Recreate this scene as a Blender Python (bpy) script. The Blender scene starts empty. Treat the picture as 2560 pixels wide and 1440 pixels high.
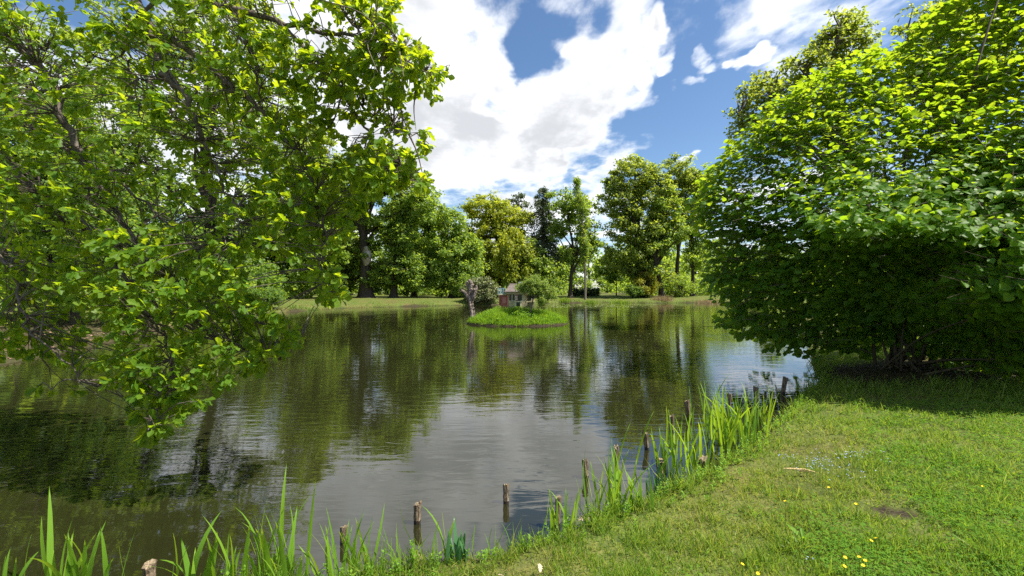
import bpy, math, random
import numpy as np
from mathutils import Vector, noise as mnoise

# ------------------------------------------------------------------ camera, sky, sun
SC = bpy.context.scene
COL = SC.collection
F, CX, CY, EYE = 1100.0, 1280.0, 720.0, 2.0      # focal length in photo pixels, centre, eye height above the water

cam_data = bpy.data.cameras.new('camera')
cam_data.sensor_width = 36.0
cam_data.lens = 36.0 * F / 2560.0
cam_data.clip_start = 0.05
cam_data.clip_end = 3000.0
cam = bpy.data.objects.new('camera', cam_data)
cam.location = (0, 0, EYE)
cam.rotation_euler = (math.radians(90), 0, 0)
COL.objects.link(cam)
SC.camera = cam

SUN_EL, SUN_AZ = math.radians(57), math.radians(100)   # azimuth clockwise from +Y
SUN_DIR = Vector((math.sin(SUN_AZ) * math.cos(SUN_EL), math.cos(SUN_AZ) * math.cos(SUN_EL), math.sin(SUN_EL)))
sun_data = bpy.data.lights.new('sun', 'SUN')
sun_data.energy = 4.0
sun_data.angle = math.radians(0.55)
sun_data.color = (1.0, 0.94, 0.83)
sun = bpy.data.objects.new('sun', sun_data)
sun.rotation_euler = SUN_DIR.to_track_quat('Z', 'Y').to_euler()
sun.location = (0, 0, 60)
COL.objects.link(sun)

SC.view_settings.view_transform = 'Standard'
SC.view_settings.look = 'None'
SC.view_settings.gamma = 1.0
SC.view_settings.use_curve_mapping = False
SC.view_settings.exposure = 1.5
SC.cycles.max_bounces = 8
SC.cycles.diffuse_bounces = 4
SC.cycles.glossy_bounces = 3
SC.cycles.transmission_bounces = 4
SC.cycles.sample_clamp_indirect = 6.0
SC.cycles.use_denoising = False


class NT:
    """small helper for node trees"""
    def __init__(self, tree):
        self.t = tree
        tree.nodes.clear()

    def n(self, kind, **kw):
        nd = self.t.nodes.new(kind)
        for k, v in kw.items():
            setattr(nd, k, v)
        return nd

    def put(self, sock, v):
        if isinstance(v, bpy.types.NodeSocket):
            self.t.links.new(v, sock)
        elif v is not None:
            if sock.type == 'RGBA' and len(v) == 3:
                v = (*v, 1.0)
            sock.default_value = v

    def math(self, op, a, b=None, c=None, clamp=False):
        nd = self.n('ShaderNodeMath', operation=op, use_clamp=clamp)
        for i, v in enumerate((a, b, c)):
            if v is not None:
                self.put(nd.inputs[i], v)
        return nd.outputs[0]

    def vmath(self, op, a, b=None):
        nd = self.n('ShaderNodeVectorMath', operation=op)
        self.put(nd.inputs[0], a)
        if b is not None:
            self.put(nd.inputs[1], b)
        return nd

    def noise(self, vec, scale, detail=3.0, rough=0.5, dist=0.0):
        nd = self.n('ShaderNodeTexNoise')
        if vec is not None:
            self.put(nd.inputs['Vector'], vec)
        nd.inputs['Scale'].default_value = scale
        nd.inputs['Detail'].default_value = detail
        nd.inputs['Roughness'].default_value = rough
        nd.inputs['Distortion'].default_value = dist
        return nd.outputs['Fac']

    def smooth(self, v, lo, hi, a=0.0, b=1.0):
        nd = self.n('ShaderNodeMapRange', interpolation_type='SMOOTHSTEP')
        self.put(nd.inputs[0], v)
        for i, x in enumerate((lo, hi, a, b)):
            self.put(nd.inputs[i + 1], x)
        return nd.outputs[0]

    def mix(self, f, a, b):
        nd = self.n('ShaderNodeMix', data_type='RGBA')
        self.put(nd.inputs[0], f)
        self.put(nd.inputs[6], a)
        self.put(nd.inputs[7], b)
        return nd.outputs[2]

    def ramp(self, f, stops):
        nd = self.n('ShaderNodeValToRGB')
        cr = nd.color_ramp
        while len(cr.elements) < len(stops):
            cr.elements.new(0.5)
        for e, (p, c) in zip(cr.elements, stops):
            e.position = p
            e.color = (*c, 1.0)
        self.put(nd.inputs[0], f)
        return nd.outputs[0]


def pix_dir(px, py):
    return Vector(((px - CX) / F, 1.0, (CY - py) / F)).normalized()


world = bpy.data.worlds.new('World')
SC.world = world
world.use_nodes = True
w = NT(world.node_tree)
sky = w.n('ShaderNodeTexSky', sky_type='NISHITA')
sky.sun_disc = False
sky.sun_elevation = SUN_EL
sky.sun_rotation = SUN_AZ
sky.altitude = 100
sky.air_density = 1.0
sky.dust_density = 0.6
sky.ozone_density = 2.2
tc = w.n('ShaderNodeTexCoord')
D = tc.outputs['Generated']
sep = w.n('ShaderNodeSeparateXYZ')
w.put(sep.inputs[0], D)
zz = w.math('ADD', w.math('MAXIMUM', sep.outputs[2], 0.0), 0.06)
comb = w.n('ShaderNodeCombineXYZ')
w.put(comb.inputs[0], w.math('DIVIDE', sep.outputs[0], zz))
w.put(comb.inputs[1], w.math('MULTIPLY', w.math('DIVIDE', sep.outputs[1], zz), 0.62))
comb.inputs[2].default_value = 3.7
UV = comb.outputs[0]
n1 = w.noise(UV, 1.15, 9.0, 0.56, 0.25)
n2 = w.noise(UV, 3.4, 8.0, 0.6, 0.3)
n3 = w.noise(UV, 9.0, 7.0, 0.62, 0.2)
dens = w.math('ADD', w.math('ADD', w.math('MULTIPLY', n1, 0.95), w.math('MULTIPLY', n2, 0.50)), w.math('MULTIPLY', n3, 0.22))
dens = w.math('SUBTRACT', dens, 0.335)
wn = w.n('ShaderNodeTexNoise')
w.put(wn.inputs['Vector'], UV)
wn.inputs['Scale'].default_value = 1.9
wn.inputs['Detail'].default_value = 5.0
wv = w.vmath('MULTIPLY', w.vmath('SUBTRACT', wn.outputs['Color'], (0.5, 0.5, 0.5)).outputs[0], (0.42, 0.42, 0.42)).outputs[0]
DW = w.vmath('NORMALIZE', w.vmath('ADD', D, wv).outputs[0]).outputs[0]
# where the big cloud bank and the open blue stand in the sky (directions in the world)
for px, py, r, amt in ((1250, 420, 330, 0.20), (1120, 150, 220, 0.17), (1420, 280, 190, 0.10), (1560, 10, 150, 0.12),
                       (1560, 235, 80, 0.12), (1320, 60, 80, -0.13), (1430, 90, 60, -0.12), (1700, 320, 240, -0.18), (1860, 280, 190, -0.10),
                       (1760, 110, 230, -0.17), (1225, 255, 55, -0.14), (1420, 465, 55, -0.15), (1735, 372, 50, 0.24), (600, 300, 600, 0.10),
                       (2090, 0, 150, 0.12), (1830, 60, 45, 0.20), (1850, 110, 40, 0.16), (1720, 160, 45, 0.22), (1650, 100, 50, 0.12), (1930, 120, 45, 0.22), (1790, 150, 45, 0.24), (1690, 70, 45, 0.2), (1610, 160, 50, 0.16)):
    c = pix_dir(px, py)
    edge = pix_dir(px + r, py)
    ca = c.dot(edge)
    dp = w.vmath('DOT_PRODUCT', DW, tuple(c)).outputs['Value']
    dens = w.math('ADD', dens, w.smooth(dp, ca, 1.0, 0.0, amt))
mask = w.smooth(dens, 0.45, 0.70)
shade_n = w.noise(UV, 2.1, 5.0, 0.5, 0.2)
thick = w.smooth(w.math('ADD', dens, w.math('MULTIPLY', w.math('SUBTRACT', shade_n, 0.5), 0.55)), 0.50, 0.88)
cloud = w.mix(thick, (4.5, 4.55, 4.6), (2.3, 2.37, 2.5))
hs = w.n('ShaderNodeHueSaturation')
hs.inputs['Saturation'].default_value = 1.12
hs.inputs['Value'].default_value = 0.50
w.put(hs.inputs['Color'], sky.outputs[0])
skycol = w.mix(mask, hs.outputs[0], cloud)
bg = w.n('ShaderNodeBackground')
bg.inputs['Strength'].default_value = 0.115
w.put(bg.inputs['Color'], skycol)
w.put(w.n('ShaderNodeOutputWorld').inputs['Surface'], bg.outputs[0])

# ------------------------------------------------------------------ places
rng = np.random.default_rng(11)


def W(px, py, d):
    return np.array([(px - CX) / F * d, d, EYE + (CY - py) / F * d])


def G(px, py, z=0.0):
    d = (EYE - z) * F / (py - CY)
    return np.array([(px - CX) / F * d, d, z])


def sstep(x, a, b):
    t = np.clip((np.asarray(x, float) - a) / (b - a), 0, 1)
    return t * t * (3 - 2 * t)


NEAR_SHORE = [(-4.0, 2.55), (-2.5, 2.75)] + [tuple(G(x, y)[:2]) for x, y in (
    (800, 1462), (1000, 1446), (1100, 1424), (1200, 1402), (1300, 1372), (1400, 1345), (1500, 1312), (1600, 1272), (1700, 1226),
    (1800, 1170), (1880, 1110), (1950, 1058), (1990, 1010), (2010, 985), (2050, 955))]
FAR_SHORE = [(7.5, 11), (9.5, 14), (13, 20), (19, 30), (25, 44), (29.5, 55)] + [tuple(G(x, y)[:2]) for x, y in (
    (1800, 757.5), (1700, 757), (1610, 758), (1500, 756), (1420, 758), (1250, 762), (1150, 763), (1000, 767), (860, 770), (780, 775), (640, 787), (560, 797),
    (300, 850), (0, 915))] + [(-13.2, 9), (-11, 7.4), (-8.2, 5.9), (-6.4, 4.6), (-5.3, 3.4)]
SHORE = np.array(NEAR_SHORE + FAR_SHORE)


def smooth_closed(P, it=2):
    for _ in range(it):
        Q = np.roll(P, -1, axis=0)
        P = np.stack([0.75 * P + 0.25 * Q, 0.25 * P + 0.75 * Q], 1).reshape(-1, 2)
    return P


SHORE_S = smooth_closed(SHORE, 1)


def shore_dist(x, y):
    """signed distance to the pond's edge, positive on land"""
    x = np.asarray(x, float).ravel()
    y = np.asarray(y, float).ravel()
    best = np.full(x.shape, 1e9)
    inside = np.zeros(x.shape, bool)
    A = SHORE_S
    B = np.roll(A, -1, axis=0)
    for (ax, ay), (bx, by) in zip(A, B):
        dx, dy = bx - ax, by - ay
        t = np.clip(((x - ax) * dx + (y - ay) * dy) / (dx * dx + dy * dy + 1e-12), 0, 1)
        best = np.minimum(best, np.hypot(x - ax - t * dx, y - ay - t * dy))
        cond = (ay > y) != (by > y)
        with np.errstate(divide='ignore', invalid='ignore'):
            xi = ax + (y - ay) * dx / (dy if dy != 0 else 1e-12)
        inside ^= cond & (x < xi)
    return np.where(inside, -best, best)


def wob(x, y, s):
    return (np.sin(x * 1.7 * s + 1.3) * np.cos(y * 1.3 * s + 0.4) + 0.6 * np.sin(x * 3.1 * s - y * 2.3 * s + 2.0) +
            0.4 * np.sin(x * 5.3 * s + 4.4 * y * s))


def ground_z(x, y):
    x = np.asarray(x, float)
    y = np.asarray(y, float)
    shp = x.shape
    s = shore_dist(x, y).reshape(shp)
    s = s + 0.05 * wob(x, y, 2.2) * sstep(y, 30, 3) + 0.18 * wob(x, y, 0.7) * sstep(y, 15, 30)
    near = sstep(y, 22, 10)
    zn = 0.02 + 0.07 * sstep(s, 0, 0.12) + 0.30 * sstep(s, 0, 2.6) + 0.012 * wob(x, y, 1.4)
    zf = 0.02 + 0.28 * sstep(s, 0, 0.7) + 0.40 * sstep(s, 0.3, 6.5) + 0.03 * wob(x, y, 0.3)
    land = near * zn + (1 - near) * zf
    return np.where(s > 0, land, np.maximum(-0.9, s * 0.45 - 0.01))


def gz(x, y):
    return float(ground_z(np.array([x]), np.array([y]))[0])


# ------------------------------------------------------------------ mesh helpers
class Geo:
    def __init__(self):
        self.v, self.f, self.a, self.m, self.n = [], [], [], [], 0

    def add(self, v, f, attr=0.0, mat=0):
        v = np.asarray(v, np.float32).reshape(-1, 3)
        f = np.asarray(f, np.int32).reshape(-1, 3)
        self.v.append(v)
        self.f.append(f + self.n)
        self.a.append(np.broadcast_to(np.asarray(attr, np.float32), (len(v),)))
        self.m.append(np.full(len(f), mat, np.int32))
        self.n += len(v)

    def mesh(self, name, mats, smooth=False):
        me = bpy.data.meshes.new(name)
        v = np.concatenate(self.v)
        f = np.concatenate(self.f)
        me.vertices.add(len(v))
        me.vertices.foreach_set('co', v.ravel())
        me.loops.add(f.size)
        me.loops.foreach_set('vertex_index', f.ravel())
        me.polygons.add(len(f))
        me.polygons.foreach_set('loop_start', np.arange(0, f.size, 3, dtype=np.int32))
        try:
            me.polygons.foreach_set('loop_total', np.full(len(f), 3, np.int32))
        except Exception:
            pass
        me.polygons.foreach_set('material_index', np.concatenate(self.m))
        me.polygons.foreach_set('use_smooth', np.full(len(f), smooth, bool))
        at = me.attributes.new('tone', 'FLOAT', 'POINT')
        at.data.foreach_set('value', np.concatenate(self.a))
        for m in (mats if isinstance(mats, (list, tuple)) else [mats]):
            me.materials.append(m)
        me.update(calc_edges=True)
        return me

    def obj(self, name, mats, parent=None, smooth=False):
        o = bpy.data.objects.new(name, self.mesh(name, mats, smooth))
        COL.objects.link(o)
        o.parent = parent
        return o


def tag(o, label=None, category=None, group=None, kind=None):
    if label:
        o['label'] = label
    if category:
        o['category'] = category
    if group:
        o['group'] = group
    if kind:
        o['kind'] = kind
    return o


def empty(name, loc, label, category, group=None):
    o = bpy.data.objects.new(name, None)
    o.location = loc
    o.empty_display_size = 0.2
    COL.objects.link(o)
    return tag(o, label, category, group)


def crom(P, n=6):
    """smooth curve through points (rows may carry a radius)"""
    P = np.asarray(P, float)
    Q = np.vstack([2 * P[0] - P[1], P, 2 * P[-1] - P[-2]])
    out = []
    for i in range(1, len(Q) - 2):
        a, b, c, d = Q[i - 1], Q[i], Q[i + 1], Q[i + 2]
        for k in range(n):
            t = k / n
            out.append(0.5 * (2 * b + (c - a) * t + (2 * a - 5 * b + 4 * c - d) * t * t + (3 * b - a - 3 * c + d) * t ** 3))
    out.append(P[-1])
    return np.array(out)


def tube(g, P, R, sides=6, rough=0.0, cap=True, attr=0.0, mat=0, rs=None):
    P = np.asarray(P, float)
    R = np.broadcast_to(np.asarray(R, float), (len(P),))
    T = np.gradient(P, axis=0)
    T /= np.linalg.norm(T, axis=1, keepdims=True) + 1e-9
    up = np.array([0.31, 0.2, 0.93]) if abs(T[0, 2]) < 0.8 else np.array([0.9, 0.35, 0.1])
    X = np.cross(T, up)
    X /= np.linalg.norm(X, axis=1, keepdims=True) + 1e-9
    Y = np.cross(T, X)
    ang = np.arange(sides) / sides * 2 * math.pi
    rr = R[:, None] * np.ones(sides)
    if rough:
        r_ = rs or np.random.default_rng(int(abs(P[0].sum()) * 1000) % 99991)
        rr = rr * (1 + rough * r_.uniform(-1, 1, (len(P), sides)) + rough * r_.uniform(-1, 1, (1, sides)))
    V = P[:, None] + rr[..., None] * (np.cos(ang)[None, :, None] * X[:, None] + np.sin(ang)[None, :, None] * Y[:, None])
    i = np.arange(len(P) - 1)[:, None] * sides
    j = np.arange(sides)[None]
    j2 = (j + 1) % sides
    a, b, c, d = i + j, i + j2, i + sides + j2, i + sides + j
    Fc = np.concatenate([np.stack([a, b, c], -1).reshape(-1, 3), np.stack([a, c, d], -1).reshape(-1, 3)])
    V = V.reshape(-1, 3)
    if cap:
        n0 = len(V)
        V = np.vstack([V, P[-1]])
        k = (len(P) - 1) * sides
        Fc = np.vstack([Fc, np.stack([k + j[0], k + j2[0], np.full(sides, n0)], -1)])
    g.add(V, Fc, attr, mat)


def frames(dirs, norms):
    y = dirs / (np.linalg.norm(dirs, axis=1, keepdims=True) + 1e-9)
    z = norms - (norms * y).sum(1, keepdims=True) * y
    z /= np.linalg.norm(z, axis=1, keepdims=True) + 1e-9
    x = np.cross(y, z)
    return np.stack([x, y, z], 2)


def scatter(g, tmpl, pos, M, size, attr=0.0, mat=0):
    tv, tf = tmpl
    n, k = len(pos), len(tv)
    size = np.broadcast_to(np.asarray(size, float), (n,))
    V = np.einsum('nij,kj->nki', M, tv) * size[:, None, None] + pos[:, None]
    Fc = tf[None] + (np.arange(n) * k)[:, None, None]
    a = np.broadcast_to(np.asarray(attr, float), (n,))
    g.add(V.reshape(-1, 3), Fc.reshape(-1, 3), np.repeat(a, k), mat)


def leaf_template(side, mid, fold=0.2, droop=0.18):
    """one leaf: outline points of the right half, midrib positions, folded along the rib"""
    side = np.array(side, float)
    V, ribs = [], []
    for y in mid:
        ribs.append(len(V))
        V.append((0, y, -droop * y * y))
    T = []
    for sg in (1, -1):
        idx = []
        for x, y in side:
            idx.append(len(V))
            V.append((sg * x, y, fold * abs(x) - droop * y * y))
        r = 0
        chain = [ribs[0]] + idx + [ribs[-1]]
        for a, b in zip(chain[:-1], chain[1:]):
            yb = 0.5 * (V[a][1] + V[b][1])
            while r < len(ribs) - 1 and abs(mid[r + 1] - yb) < abs(mid[r] - yb):
                T.append((ribs[r], a, ribs[r + 1]) if sg > 0 else (ribs[r], ribs[r + 1], a))
                r += 1
            if ribs[r] not in (a, b):
                T.append((ribs[r], a, b) if sg > 0 else (ribs[r], b, a))
        while r < len(ribs) - 1:
            r += 1
    T = [t for t in T if len(set(t)) == 3]
    return np.array(V), np.array(T)


OAK_LOW = leaf_template([(0.20, 0.24), (0.11, 0.40), (0.30, 0.66), (0.15, 0.90)], [0.0, 0.40, 1.0], 0.25, 0.2)
HAZEL_LOW = leaf_template([(0.36, 0.12), (0.46, 0.46), (0.24, 0.84)], [0.0, 0.46, 1.03], 0.16, 0.2)
OAK = leaf_template([(0.06, 0.10), (0.20, 0.24), (0.11, 0.33), (0.29, 0.50), (0.15, 0.58), (0.30, 0.76), (0.16, 0.82), (0.13, 0.96)],
                    [0.0, 0.33, 0.58, 0.82, 1.0], 0.25, 0.15)
HAZEL = leaf_template([(0.22, 0.03), (0.40, 0.22), (0.45, 0.45), (0.38, 0.68), (0.16, 0.88)], [0.0, 0.45, 1.03], 0.16, 0.2)
DIAMOND = (np.array([(0, 0, 0), (0.33, 0.5, 0.07), (0, 1, -0.05), (-0.33, 0.5, 0.07)], float), np.array([(0, 1, 2), (0, 2, 3)]))
LEAFC = (np.array([(0, 0, 0), (0.42, 0.42, 0.08), (0.05, 1, -0.06), (-0.38, 0.55, 0.08)], float), np.array([(0, 1, 2), (0, 2, 3)]))
SPRIG = (np.array([(0, 0, 0), (0.30, 0.30, 0.10), (0.10, 0.75, -0.02), (-0.28, 0.42, 0.06), (0.02, 0.45, 0), (0.36, 0.92, 0.05), (-0.22, 1.0, 0.02)], float),
         np.array([(0, 1, 3), (3, 1, 2), (4, 5, 2), (4, 2, 6)]))
BLADE = (np.array([(-0.5, 0, 0), (0.5, 0, 0), (-0.38, 0.55, 0.06), (0.38, 0.55, 0.06), (0, 1, 0.28)], float),
         np.array([(0, 1, 3), (0, 3, 2), (2, 3, 4)]))


# ------------------------------------------------------------------ materials
def new_mat(name):
    m = bpy.data.materials.new(name)
    m.use_nodes = True
    return m, NT(m.node_tree)


def out(t, sh):
    t.put(t.n('ShaderNodeOutputMaterial').inputs['Surface'], sh)


def pbsdf(t, col, rough=0.6, spec=0.3, normal=None):
    b = t.n('ShaderNodeBsdfPrincipled')
    t.put(b.inputs['Base Color'], col)
    t.put(b.inputs['Roughness'], rough)
    t.put(b.inputs['Specular IOR Level'], spec)
    if normal is not None:
        t.put(b.inputs['Normal'], normal)
    return b.outputs[0]


def bump(t, h, strength=0.3, dist=0.02):
    b = t.n('ShaderNodeBump')
    b.inputs['Strength'].default_value = strength
    b.inputs['Distance'].default_value = dist
    t.put(b.inputs['Height'], h)
    return b.outputs[0]


def leaf_mat(name, cols, trans, tfac=0.42, rough=0.45, spec=0.35):
    """cols: ramp of leaf colours picked leaf by leaf; trans: colour of light coming through"""
    m, t = new_mat(name)
    geo = t.n('ShaderNodeNewGeometry')
    oi = t.n('ShaderNodeObjectInfo')
    at = t.n('ShaderNodeAttribute', attribute_name='tone')
    r = t.math('FRACT', t.math('ADD', geo.outputs['Random Per Island'], t.math('MULTIPLY', oi.outputs['Random'], 7.31)))
    f = t.math('ADD', t.math('MULTIPLY', r, 0.6), t.math('MULTIPLY', at.outputs['Fac'], 0.4), clamp=True)
    n = len(cols)
    c = t.ramp(f, [(i / (n - 1), cc) for i, cc in enumerate(cols)])
    tcol = t.mix(f, trans[0], trans[1])
    tr = t.n('ShaderNodeBsdfTranslucent')
    t.put(tr.inputs[0], tcol)
    ms = t.n('ShaderNodeMixShader')
    ms.inputs[0].default_value = tfac
    t.put(ms.inputs[1], pbsdf(t, c, rough, spec))
    t.put(ms.inputs[2], tr.outputs[0])
    out(t, ms.outputs[0])
    return m


def bark_mat(name, dark, light, scale=6.0):
    m, t = new_mat(name)
    tcn = t.n('ShaderNodeTexCoord')
    mp = t.n('ShaderNodeMapping')
    mp.inputs['Scale'].default_value = (1, 1, 0.22)
    t.put(mp.inputs[0], tcn.outputs['Object'])
    n_ = t.noise(mp.outputs[0], scale, 6, 0.65, 0.6)
    c = t.ramp(n_, [(0.32, dark), (0.68, light)])
    out(t, pbsdf(t, c, 0.9, 0.15, bump(t, n_, 0.7, 0.03)))
    return m


def plain_mat(name, a, b, scale=8.0, rough=0.8, spec=0.2):
    m, t = new_mat(name)
    tcn = t.n('ShaderNodeTexCoord')
    n_ = t.noise(tcn.outputs['Object'], scale, 5, 0.6)
    out(t, pbsdf(t, t.ramp(n_, [(0.3, a), (0.7, b)]), rough, spec, bump(t, n_, 0.25, 0.01)))
    return m


M_OAK = leaf_mat('oak_leaf', [(0.052, 0.129, 0.012), (0.088, 0.180, 0.014), (0.144, 0.221, 0.018)], [(0.310, 0.515, 0.012), (0.620, 0.680, 0.014)], 0.54, 0.5, 0.22)
M_HAZEL = leaf_mat('hazel_leaf', [(0.058, 0.147, 0.016), (0.088, 0.200, 0.018), (0.124, 0.236, 0.02)], [(0.258, 0.483, 0.014), (0.538, 0.651, 0.016)], 0.53, 0.5, 0.22)
M_FAR = leaf_mat('linden_leaf', [(0.092, 0.161, 0.028), (0.131, 0.213, 0.034), (0.168, 0.250, 0.04)], [(0.326, 0.478, 0.035), (0.521, 0.624, 0.05)], 0.53, 0.5)
M_FAR_OLIVE = leaf_mat('maple_leaf', [(0.088, 0.151, 0.028), (0.136, 0.203, 0.034), (0.188, 0.234, 0.036)], [(0.333, 0.447, 0.035), (0.541, 0.582, 0.05)], 0.53, 0.5)
M_FAR_YEL = leaf_mat('beech_leaf', [(0.147, 0.200, 0.024), (0.205, 0.252, 0.027), (0.263, 0.289, 0.03)], [(0.462, 0.546, 0.03), (0.672, 0.672, 0.04)], 0.52, 0.5)
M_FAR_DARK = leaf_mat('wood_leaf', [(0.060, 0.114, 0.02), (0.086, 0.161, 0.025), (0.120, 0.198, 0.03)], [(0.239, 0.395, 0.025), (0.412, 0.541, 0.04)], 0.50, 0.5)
M_SPRUCE = leaf_mat('spruce_needles', [(0.07, 0.095, 0.05), (0.10, 0.125, 0.06), (0.13, 0.155, 0.075)], [(0.15, 0.2, 0.06), (0.2, 0.26, 0.08)], 0.3, 0.6)
M_WILLOW = leaf_mat('willow_leaf', [(0.112, 0.184, 0.035), (0.150, 0.230, 0.045), (0.188, 0.265, 0.05)], [(0.312, 0.425, 0.04), (0.475, 0.575, 0.07)], 0.42, 0.5)
M_RHODO = leaf_mat('rhododendron_leaf', [(0.07, 0.10, 0.03), (0.13, 0.16, 0.05), (0.24, 0.22, 0.10)], [(0.14, 0.2, 0.03), (0.25, 0.27, 0.08)], 0.25, 0.4, 0.5)
M_YELLOWBUSH = leaf_mat('azalea_leaf', [(0.07, 0.13, 0.02), (0.26, 0.26, 0.02), (0.50, 0.40, 0.02)], [(0.25, 0.35, 0.02), (0.6, 0.5, 0.02)], 0.4, 0.5)
M_HEDGE = leaf_mat('hedge_leaf', [(0.02, 0.045, 0.014), (0.03, 0.06, 0.016), (0.04, 0.08, 0.02)], [(0.06, 0.12, 0.02), (0.1, 0.16, 0.02)], 0.25, 0.5)
M_IRIS = leaf_mat('iris_leaf', [(0.085, 0.20, 0.018), (0.125, 0.25, 0.022), (0.18, 0.30, 0.025)], [(0.28, 0.52, 0.02), (0.48, 0.62, 0.03)], 0.42, 0.55, 0.2)
M_SEDGE = leaf_mat('sedge_leaf', [(0.05, 0.14, 0.06), (0.07, 0.18, 0.08), (0.09, 0.2, 0.08)], [(0.1, 0.3, 0.08), (0.16, 0.36, 0.1)], 0.35, 0.4)
M_GRASS = leaf_mat('grass_blade', [(0.074, 0.172, 0.018), (0.131, 0.224, 0.024), (0.229, 0.260, 0.045), (0.343, 0.270, 0.10)], [(0.229, 0.458, 0.022), (0.527, 0.499, 0.08)], 0.40, 0.5, 0.3)
M_CLOVER = leaf_mat('clover_leaf', [(0.068, 0.168, 0.018), (0.098, 0.210, 0.02), (0.150, 0.252, 0.024)], [(0.210, 0.462, 0.018), (0.420, 0.567, 0.022)], 0.40, 0.75, 0.12)
M_FARGRASS = leaf_mat('bank_grass', [(0.07, 0.15, 0.02), (0.11, 0.20, 0.025), (0.17, 0.23, 0.04)], [(0.2, 0.38, 0.02), (0.4, 0.46, 0.05)], 0.4, 0.5)
M_DRYGRASS = leaf_mat('dry_grass', [(0.22, 0.15, 0.08), (0.32, 0.22, 0.13), (0.26, 0.24, 0.08)], [(0.3, 0.2, 0.1), (0.35, 0.3, 0.12)], 0.3, 0.6)
M_OAKBARK = bark_mat('oak_bark', (0.055, 0.042, 0.034), (0.17, 0.145, 0.12), 14)
M_BARK = bark_mat('dark_bark', (0.03, 0.024, 0.02), (0.085, 0.07, 0.055), 5)
M_PALEBARK = bark_mat('pale_bark', (0.10, 0.085, 0.06), (0.24, 0.21, 0.155), 6)
M_TWIG = plain_mat('twig', (0.05, 0.042, 0.025), (0.10, 0.085, 0.05), 20)
M_DEADWOOD = bark_mat('dead_wood', (0.045, 0.033, 0.026), (0.30, 0.245, 0.21), 13)
M_POST = bark_mat('post_wood', (0.035, 0.024, 0.016), (0.30, 0.23, 0.155), 70)
M_POSTTOP = plain_mat('post_end_grain', (0.07, 0.05, 0.03), (0.33, 0.26, 0.17), 90)
M_POSTWET = plain_mat('post_wet_foot', (0.018, 0.014, 0.010), (0.04, 0.03, 0.022), 40, 0.35, 0.5)
M_SCAR = bark_mat('bare_scar_wood', (0.20, 0.16, 0.13), (0.58, 0.52, 0.46), 5)

# ground: short turf over soil, drier in places
m, t = new_mat('turf')
P_ = t.n('ShaderNodeNewGeometry').outputs['Position']
na = t.noise(P_, 0.55, 4, 0.6)
nb = t.noise(P_, 9.0, 6, 0.7)
nc = t.noise(P_, 46.0, 3, 0.6)
green = t.ramp(nb, [(0.30, (0.045, 0.065, 0.018)), (0.5, (0.085, 0.115, 0.025)), (0.72, (0.16, 0.165, 0.045))])
dry = t.ramp(nb, [(0.30, (0.055, 0.05, 0.02)), (0.55, (0.12, 0.112, 0.036)), (0.75, (0.21, 0.18, 0.065))])  # dry tones darkened to stand for shade between the blades
turf = t.mix(t.smooth(na, 0.42, 0.66), green, dry)
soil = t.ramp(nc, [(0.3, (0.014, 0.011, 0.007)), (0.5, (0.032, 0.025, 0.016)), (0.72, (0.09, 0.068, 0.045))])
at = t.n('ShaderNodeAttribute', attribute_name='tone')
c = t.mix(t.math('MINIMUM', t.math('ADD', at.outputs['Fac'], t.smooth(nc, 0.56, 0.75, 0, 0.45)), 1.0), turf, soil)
out(t, pbsdf(t, c, 0.95, 0.1, bump(t, nc, 0.5, 0.03)))
M_TURF = m

# pond water: murky, mirror-like, with wind ripples
m, t = new_mat('pond_water')
P_ = t.n('ShaderNodeNewGeometry').outputs['Position']
mp = t.n('ShaderNodeMapping')
mp.inputs['Rotation'].default_value = (0, 0, math.radians(-14))
mp.inputs['Scale'].default_value = (0.26, 1.0, 1.0)
t.put(mp.inputs[0], P_)
r1 = t.noise(mp.outputs[0], 7.0, 3, 0.5, 0.5)
mp2 = t.n('ShaderNodeMapping')
mp2.inputs['Rotation'].default_value = (0, 0, math.radians(22))
mp2.inputs['Scale'].default_value = (0.5, 1.0, 1.0)
t.put(mp2.inputs[0], P_)
r2 = t.noise(mp2.outputs[0], 2.4, 2, 0.5, 0.4)
sx = t.n('ShaderNodeSeparateXYZ')
t.put(sx.inputs[0], P_)
gust = t.smooth(t.noise(P_, 0.33, 2, 0.5), 0.36, 0.62, 0.35, 1.0)
calm = t.smooth(sx.outputs[1], 3.0, 5.2, 0.6, 1.0)          # the corner by the bank lies in the lee
h = t.math('ADD', t.math('MULTIPLY', r1, t.math('MULTIPLY', gust, calm)), t.math('MULTIPLY', r2, 0.75))
nrm = bump(t, h, 1.0, 0.0046)
murk = t.mix(t.noise(P_, 0.25, 3), (0.0115, 0.0125, 0.0042), (0.016, 0.0165, 0.006))
b = t.n('ShaderNodeBsdfPrincipled')
t.put(b.inputs['Base Color'], murk)
b.inputs['Roughness'].default_value = 0.03
b.inputs['IOR'].default_value = 1.8
b.inputs['Specular IOR Level'].default_value = 0.5
t.put(b.inputs['Normal'], nrm)
out(t, b.outputs[0])
M_WATER = m

# ------------------------------------------------------------------ ground, water, island
def spaced(*segs):
    o = []
    for a, b_, st in segs:
        o.append(np.arange(a, b_, st))
    return np.unique(np.round(np.concatenate(o), 4))


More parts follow.
